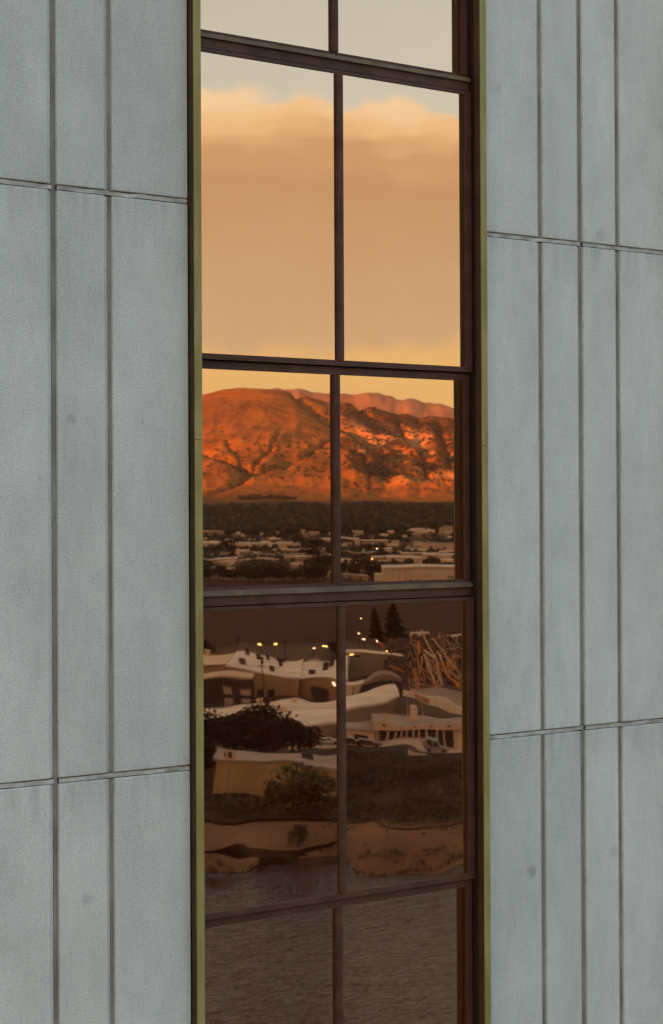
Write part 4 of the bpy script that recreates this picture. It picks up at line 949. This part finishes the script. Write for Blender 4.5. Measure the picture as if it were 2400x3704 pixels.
# wire fence before the yellow hall
fe = empty('wire_fence', S(su(600, 288), 288, 4)); tag(fe, 'thin wire fence along the foot of the yellow hall', 'fence')
for k in range(14):
    u_ = 500+k*21; r = 291-k*0.4; s0 = su(u_, r); b = MB(); b.tube([(s0, r, 3.8), (s0, r, 5.9)], 0.045, 5); b.build('fence_post', MT['pole'], fe, view=True, origin=fe.location)
b = MB(); b.tube([(su(500, 291), 291, 5.85), (su(773, 285.8), 285.8, 5.85)], 0.03, 5); b.build('rail', MT['pole'], fe, view=True, origin=fe.location)

# ---- the town beyond the field ------------------------------------------------
HB = Bld('big_hall', 'big cream hall with shallow roof line right of the dark trees', 894, 1357, 1150, 1360, 42, 8.2, MT['wall_c'], MT['roof_w'])
for x in (4.6, 8.3, 12.0): HB.part('pilaster', x, x+0.35, -0.12, -0.002, 0, 7.4, MT['wall_b'])
HB.part('gutter', 4.6, 40, -0.2, -0.002, 7.2, 7.6, MT['wall_b'])
for u_ in (955, 971, 1018):
    x = (su(u_, 1040)-HB.a.x)/HB.d.x; HB.part('door', x, x+0.9, -0.08, 0.1, 0, 2.2, MT['wall_d'])
for i in range(4): HB.window(34+i*1.2, 34.6+i*1.2, 2.6, 4.0)
HB2 = Bld('annex', 'small cream annex on the left end of the big hall', 875, 1357, 893.4, 1357, 20, 4.8, MT['wall_c'], MT['roof_w'], over=0.05)
HB2.part('door', 0.9, 1.6, -0.08, 0.1, 0, 2.2, MT['wall_d']); HB2.window(3.2, 4.0, 0.2, 1.8)
WL = 'low pale warehouse among the trees between the field and the dark wood'
def ware(u0, v0, u1, v1, dep, h, wm, rm, label=WL, group='pale warehouses of the valley'):
    b = Bld('warehouse', label, u0, v0, u1, v1, dep, h, MT[wm], MT[rm], group=group)
    for k in range(2): b.part('door', b.len*(0.25+0.4*k), b.len*(0.25+0.4*k)+2.5, -0.08, 0.1, 0, min(2.8, h*0.7), MT['wall_d'])
    return b
ware(455, 1276, 702, 1271, 70, 4.5, 'wall_c', 'roof_w', 'longest pale warehouse, left of the mullion below the dark wood')
ware(731, 1266, 790, 1262, 60, 4.5, 'wall_c', 'roof_w', 'short pale warehouse touching the mullion on its left side'); ware(792, 1261, 838, 1266, 50, 4.5, 'wall_c', 'roof_w', 'short pale warehouse just right of the mullion below the wood'); ware(840, 1264, 905, 1269, 40, 3.5, 'wall_b', 'roof_w', 'low beige shed right of the short warehouse below the wood')
ware(460, 1309, 560, 1310, 30, 4.0, 'wall_b', 'roof_w', 'pale-roofed shed behind the left part of the field tree row'); ware(555, 1318, 650, 1313, 34, 4.5, 'wall_b', 'pink', 'pink-roofed shed behind the middle of the field tree row'); ware(600, 1303, 735, 1297, 26, 4.0, 'wall_c', 'roof_g', 'grey-roofed cream shed behind the field tree row')
ware(470, 1296, 590, 1293, 22, 3.5, 'wall_g', 'roof_g', 'grey shed with grey roof at the far left of the town'); ware(690, 1310, 775, 1305, 26, 5.0, 'wall_b', 'roof_w', 'beige shed behind the right end of the field tree row'); ware(640, 1287, 760, 1283, 24, 3.5, 'wall_b', 'roof_w', 'narrow pale-roofed shed left of the mullion in mid town')
ware(795, 1296, 880, 1299, 30, 3.5, 'wall_b', 'roof_g', 'beige shed with grey roof right of the mullion in mid town'); ware(830, 1312, 895, 1316, 24, 4.5, 'wall_b', 'roof_w', 'beige shed behind the dark clump left of the big hall')
ware(900, 1316, 985, 1320, 40, 5.0, 'wall_c', 'roof_w', 'cream warehouse directly behind the left half of the big hall'); ware(990, 1308, 1110, 1311, 44, 5.0, 'wall_c', 'roof_w', 'cream warehouse directly behind the right half of the big hall'); ware(890, 1288, 1000, 1292, 30, 3.2, 'wall_c', 'roof_w', 'long thin cream warehouse farther behind the big hall')
ware(985, 1278, 1060, 1281, 30, 5.0, 'wall_c', 'roof_g', 'grey-roofed cream warehouse at the right edge of the town'); ware(935, 1300, 1020, 1302, 20, 3.5, 'wall_g', 'roof_w', 'small grey shed between the cream warehouses behind the hall'); ware(700, 1240, 738, 1240, 30, 4.5, 'wall_c', 'roof_g', 'cream shed at the wood edge just left of the mullion')
ware(640, 1236, 690, 1236, 30, 3.5, 'wall_c', 'roof_w', 'pale shed at the wood edge left of centre'); ware(470, 1243, 520, 1243, 30, 4, 'wall_b', 'roof_w', 'beige shed at the wood edge at the far left'); ware(800, 1342, 858, 1350, 5, 2.4, 'wall_b', 'roof_w', 'low pale wall of sheds left of the big cream hall')
ware(748, 1336, 785, 1338, 8, 3.0, 'wall_y', 'roof_w', 'small yellow shed beside the mullion at the field edge')
# houses
def gable(u, r, wd_, dp, h, m, rm, label, group):
    z = gz(r); s0 = su(u, r); p = S(s0, r, z); t = empty('house', p); tag(t, label, 'house', group)
    b = MB(); b.box(s0-wd_/2, s0+wd_/2, r, r+dp, z-1, z+h); b.build('wall', m, t, view=True, origin=p)
    b = MB(); y = 0.4; b.add([(s0-wd_/2-y, r-y, z+h), (s0+wd_/2+y, r-y, z+h), (s0+wd_/2+y, r+dp+y, z+h), (s0-wd_/2-y, r+dp+y, z+h), (s0-wd_/2, r+dp/2, z+h+2.6), (s0+wd_/2, r+dp/2, z+h+2.6)],
                             [(0, 3, 2, 1), (0, 1, 5, 4), (2, 3, 4, 5), (1, 2, 5), (3, 0, 4)]); b.build('roof', rm, t, view=True, origin=p)
    for k in (-0.25, 0.2):
        b = MB(); b.box(s0+k*wd_-0.7, s0+k*wd_+0.7, r-0.08, r+0.1, z+1, z+2.4); b.build('window', MT['win'], t, view=True, origin=p)
rh = random.Random(9)
for k in range(16):
    gable(462+k*9.2+rh.uniform(-3, 3), gp(rh.uniform(1164, 1186)), rh.uniform(11, 17), 10, rh.uniform(3, 5), MT['white'] if k % 3 else MT['wall_c'], MT['roof_g'] if k % 2 else MT['wall_b'], ordinal(k)+' of the sunlit houses at the hill foot, far left', 'houses at the left foot of the hill')
for i_, (u_, v_, wd_) in enumerate(sorted(((813, 1222, 15), (743, 1230, 16), (975, 1245, 14), (999, 1249, 13), (960, 1228, 12), (878, 1234, 14), (1040, 1240, 12), (690, 1174, 14), (1020, 1218, 12), (520, 1215, 12), (560, 1236, 14), (905, 1215, 11), (770, 1206, 12), (600, 1222, 11)))):
    gable(u_, gp(v_), wd_, 11, 4, MT['wall_c'], MT['pink'] if u_ % 2 else MT['wall_b'], ordinal(i_)+' of the lone pale houses in the dark wood', 'pale houses in the dark wood')
# tree row at the far edge of the field
for k in range(17):
    u_ = 476+k*17.5+rh.uniform(-5, 5); vb = 1340-k*0.3
    treepx('field_edge_tree', ordinal(k)+' dark tree of the row along the far field edge', 'tree', u_, vb, vb-rh.uniform(26, 42), rh.uniform(26, 36), 'leaf', 'far', 'tree row at the far edge of the field', r=1085+rh.uniform(-15, 15))
for i_, (u_, v_, h_, w_) in enumerate(sorted(((800, 1338, 34, 34), (826, 1342, 26, 30), (852, 1332, 32, 36), (868, 1346, 36, 34), (884, 1345, 34, 24), (842, 1312, 26, 30), (800, 1300, 24, 30), (876, 1308, 22, 30)))):
    treepx('leafy_tree', ordinal(i_)+' dark tree of the clump left of the big cream hall', 'tree', u_, v_, v_-h_, w_, 'leaf', 'far', 'dark trees left of the big hall')
for i_, (u_, v_, h_, w_) in enumerate(sorted(((742, 1274, 28, 40), (535, 1290, 44, 34), (500, 1282, 20, 20), (600, 1282, 18, 30), (700, 1270, 28, 30), (636, 1298, 20, 22), (760, 1320, 40, 40), (690, 1282, 20, 24), (570, 1282, 18, 24), (478, 1282, 16, 26), (735, 1306, 40, 36)))):
    treepx('leafy_tree', ordinal(i_)+' dark tree standing among the pale warehouses', 'tree', u_, v_, v_-h_, w_, 'leaf', 'far', 'trees among the pale warehouses')
# the wood: far more trees than one could count
def blobs(name, material, gen, count, seed):
    rg = random.Random(seed); vs = []; fs = []
    t_ = (1+5**0.5)/2; ico = [Vector(v).normalized() for v in ((-1, t_, 0), (1, t_, 0), (-1, -t_, 0), (1, -t_, 0), (0, -1, t_), (0, 1, t_), (0, -1, -t_), (0, 1, -t_), (t_, 0, -1), (t_, 0, 1), (-t_, 0, -1), (-t_, 0, 1))]
    ifc = [(0, 11, 5), (0, 5, 1), (0, 1, 7), (0, 7, 10), (0, 10, 11), (1, 5, 9), (5, 11, 4), (11, 10, 2), (10, 7, 6), (7, 1, 8), (3, 9, 4), (3, 4, 2), (3, 2, 6), (3, 6, 8), (3, 8, 9), (4, 9, 5), (2, 4, 11), (6, 2, 10), (8, 6, 7), (9, 8, 1)]
    for _ in range(count):
        g = gen(rg)
        if not g: continue
        s, r, z, wd_, h_ = g; k = len(vs); a = rg.uniform(0, 6.28)
        for q in ico:
            j = rg.uniform(0.6, 1.25); x = q.x*math.cos(a)-q.y*math.sin(a); y = q.x*math.sin(a)+q.y*math.cos(a)
            vs.append(S(s+x*wd_/2*j, r+y*wd_/2*j, z+h_*0.5+q.z*h_/2*j))
        fs += [tuple(i+k for i in f) for f in ifc]
    me = bpy.data.meshes.new(name); me.from_pydata(vs, [], fs); me.materials.append(material); me.update()
    return link(bpy.data.objects.new(name, me))
def gen_wood(rg):
    v = 1166+(rg.random()**0.9)*74; u = rg.uniform(250, 1300); r = gp(v)
    if u < 640 and v < 1186 and rg.random() < 0.8: return None
    if v > 1222 and rg.random() < 0.45: return None
    return su(u, r), r, gz(r)-0.5, rg.uniform(8, 16), rg.uniform(7, 13)
o = blobs('wood', MT['leaf'], gen_wood, 8000, 4); tag(o, 'dark wood across the valley at the foot of the hillside', 'wood', kind='stuff')
def gen_town(rg):
    v = rg.uniform(1236, 1330); u = rg.uniform(250, 1300); r = gp(v)
    if noise.noise((u*0.02, v*0.08, 5)) < -0.02: return None
    h = rg.uniform(2, 6.5)
    return su(u, r), r, gz(r)-0.3, rg.uniform(3, 9), h
o = blobs('town_trees', MT['leaf'], gen_town, 3600, 14); tag(o, 'low dark shrubs and trees scattered between the pale warehouses', 'trees', kind='stuff')
def gen_wood2(rg):
    g = gen_wood(rg)
    return g and (g[0], g[1], g[2]+rg.uniform(0, 1.5), g[3]*0.55, g[4]*0.95)
o = blobs('wood', MT['sagewood'], gen_wood2, 2600, 44); tag(o, 'paler crowns scattered through the dark wood', 'wood', kind='stuff')
tb = MB(); rg = random.Random(19)
for k in range(300):
    v_ = rg.uniform(1196, 1336); u_ = rg.uniform(300, 1250); r = gp(v_)
    if v_ < 1235 and rg.random() < 0.62: continue
    if v_ > 1322 and u_ > 870: continue
    s0 = su(u_, r); wd_ = rg.uniform(3, 11); hh = rg.uniform(1.8, 3.4); dp = rg.uniform(5, 12); z = gz(r)
    tb.box(s0-wd_/2, s0+wd_/2, r, r+dp, z-0.5, z+hh)
    tb.add([(s0-wd_/2-.3, r-.3, z+hh), (s0+wd_/2+.3, r-.3, z+hh), (s0+wd_/2+.3, r+dp+.3, z+hh), (s0-wd_/2-.3, r+dp+.3, z+hh), (s0-wd_/2, r+dp/2, z+hh+1.3), (s0+wd_/2, r+dp/2, z+hh+1.3)], [(0, 1, 5, 4), (2, 3, 4, 5), (1, 2, 5), (3, 0, 4)])
o = tb.build('far_sheds', MT['shed'], None, view=True); tag(o, 'many tiny pale sheds and vans scattered through the valley town', 'town', kind='stuff')
def gen_line(rg):
    u = rg.uniform(560, 690); r = 4080+rg.uniform(-15, 15); z, v = mtn(u, r)
    return su(u, r), r, z-0.5, rg.uniform(8, 14), rg.uniform(6, 10)
o = blobs('treeline', MT['leaf'], gen_line, 90, 6); tag(o, 'thin dark line of trees low on the orange hill', 'trees', kind='stuff')
def gen_juniper(rg):
    u = rg.uniform(440, 1110); t = rg.random()**0.8; r = RB+60+t*(RR-RB-80); z, v = mtn(u, r)
    rk, vg = rockveg(u, v, su(u, r), r)
    pr = 0.10 + 0.9*sstep(740, 850, u)*(0.35+vg)
    for pl, wd, dp in GUL:
        if pdist(u, v, pl) < wd*0.9: pr = max(pr, 0.8)
    pr *= 1-sstep(1110, 1150, v)*0.95
    if u < 740: pr *= sstep(985, 1050, v)*0.9
    if rg.random() > pr: return None
    q = rg.uniform(5, 12)
    return su(u, r), r, z-1, q, q*0.6
o = blobs('hill_bushes', MT['leaf'], gen_juniper, 7000, 8); tag(o, 'dark juniper bushes dotted over the orange hillside', 'bushes', kind='stuff')

o = blobs('bank_stones', MT['stone'], STONES[0], STONES[1], 33); tag(o, 'brown stones scattered along the water edge and sandy bank', 'stones', kind='stuff')

# ---- evening haze in the valley air ---------------------------------------
HM = bpy.data.materials.new('evening_haze'); HM.use_nodes = True; t = HM.node_tree
for n in list(t.nodes):
    if n.type != 'OUTPUT_MATERIAL': t.nodes.remove(n)
pv_ = nd(t, 'ShaderNodeVolumePrincipled'); pv_.inputs['Color'].default_value = (0.88, 0.72, 0.60, 1); pv_.inputs['Density'].default_value = 2.0e-5; pv_.inputs['Anisotropy'].default_value = 0.2
t.links.new(pv_.outputs[0], t.nodes['Material Output'].inputs['Volume'])
hb = MB(); hb.box(-14000, 14000, -14000, 9000, -6, 790)
ha = hb.build('haze', HM); tag(ha, kind='stuff')
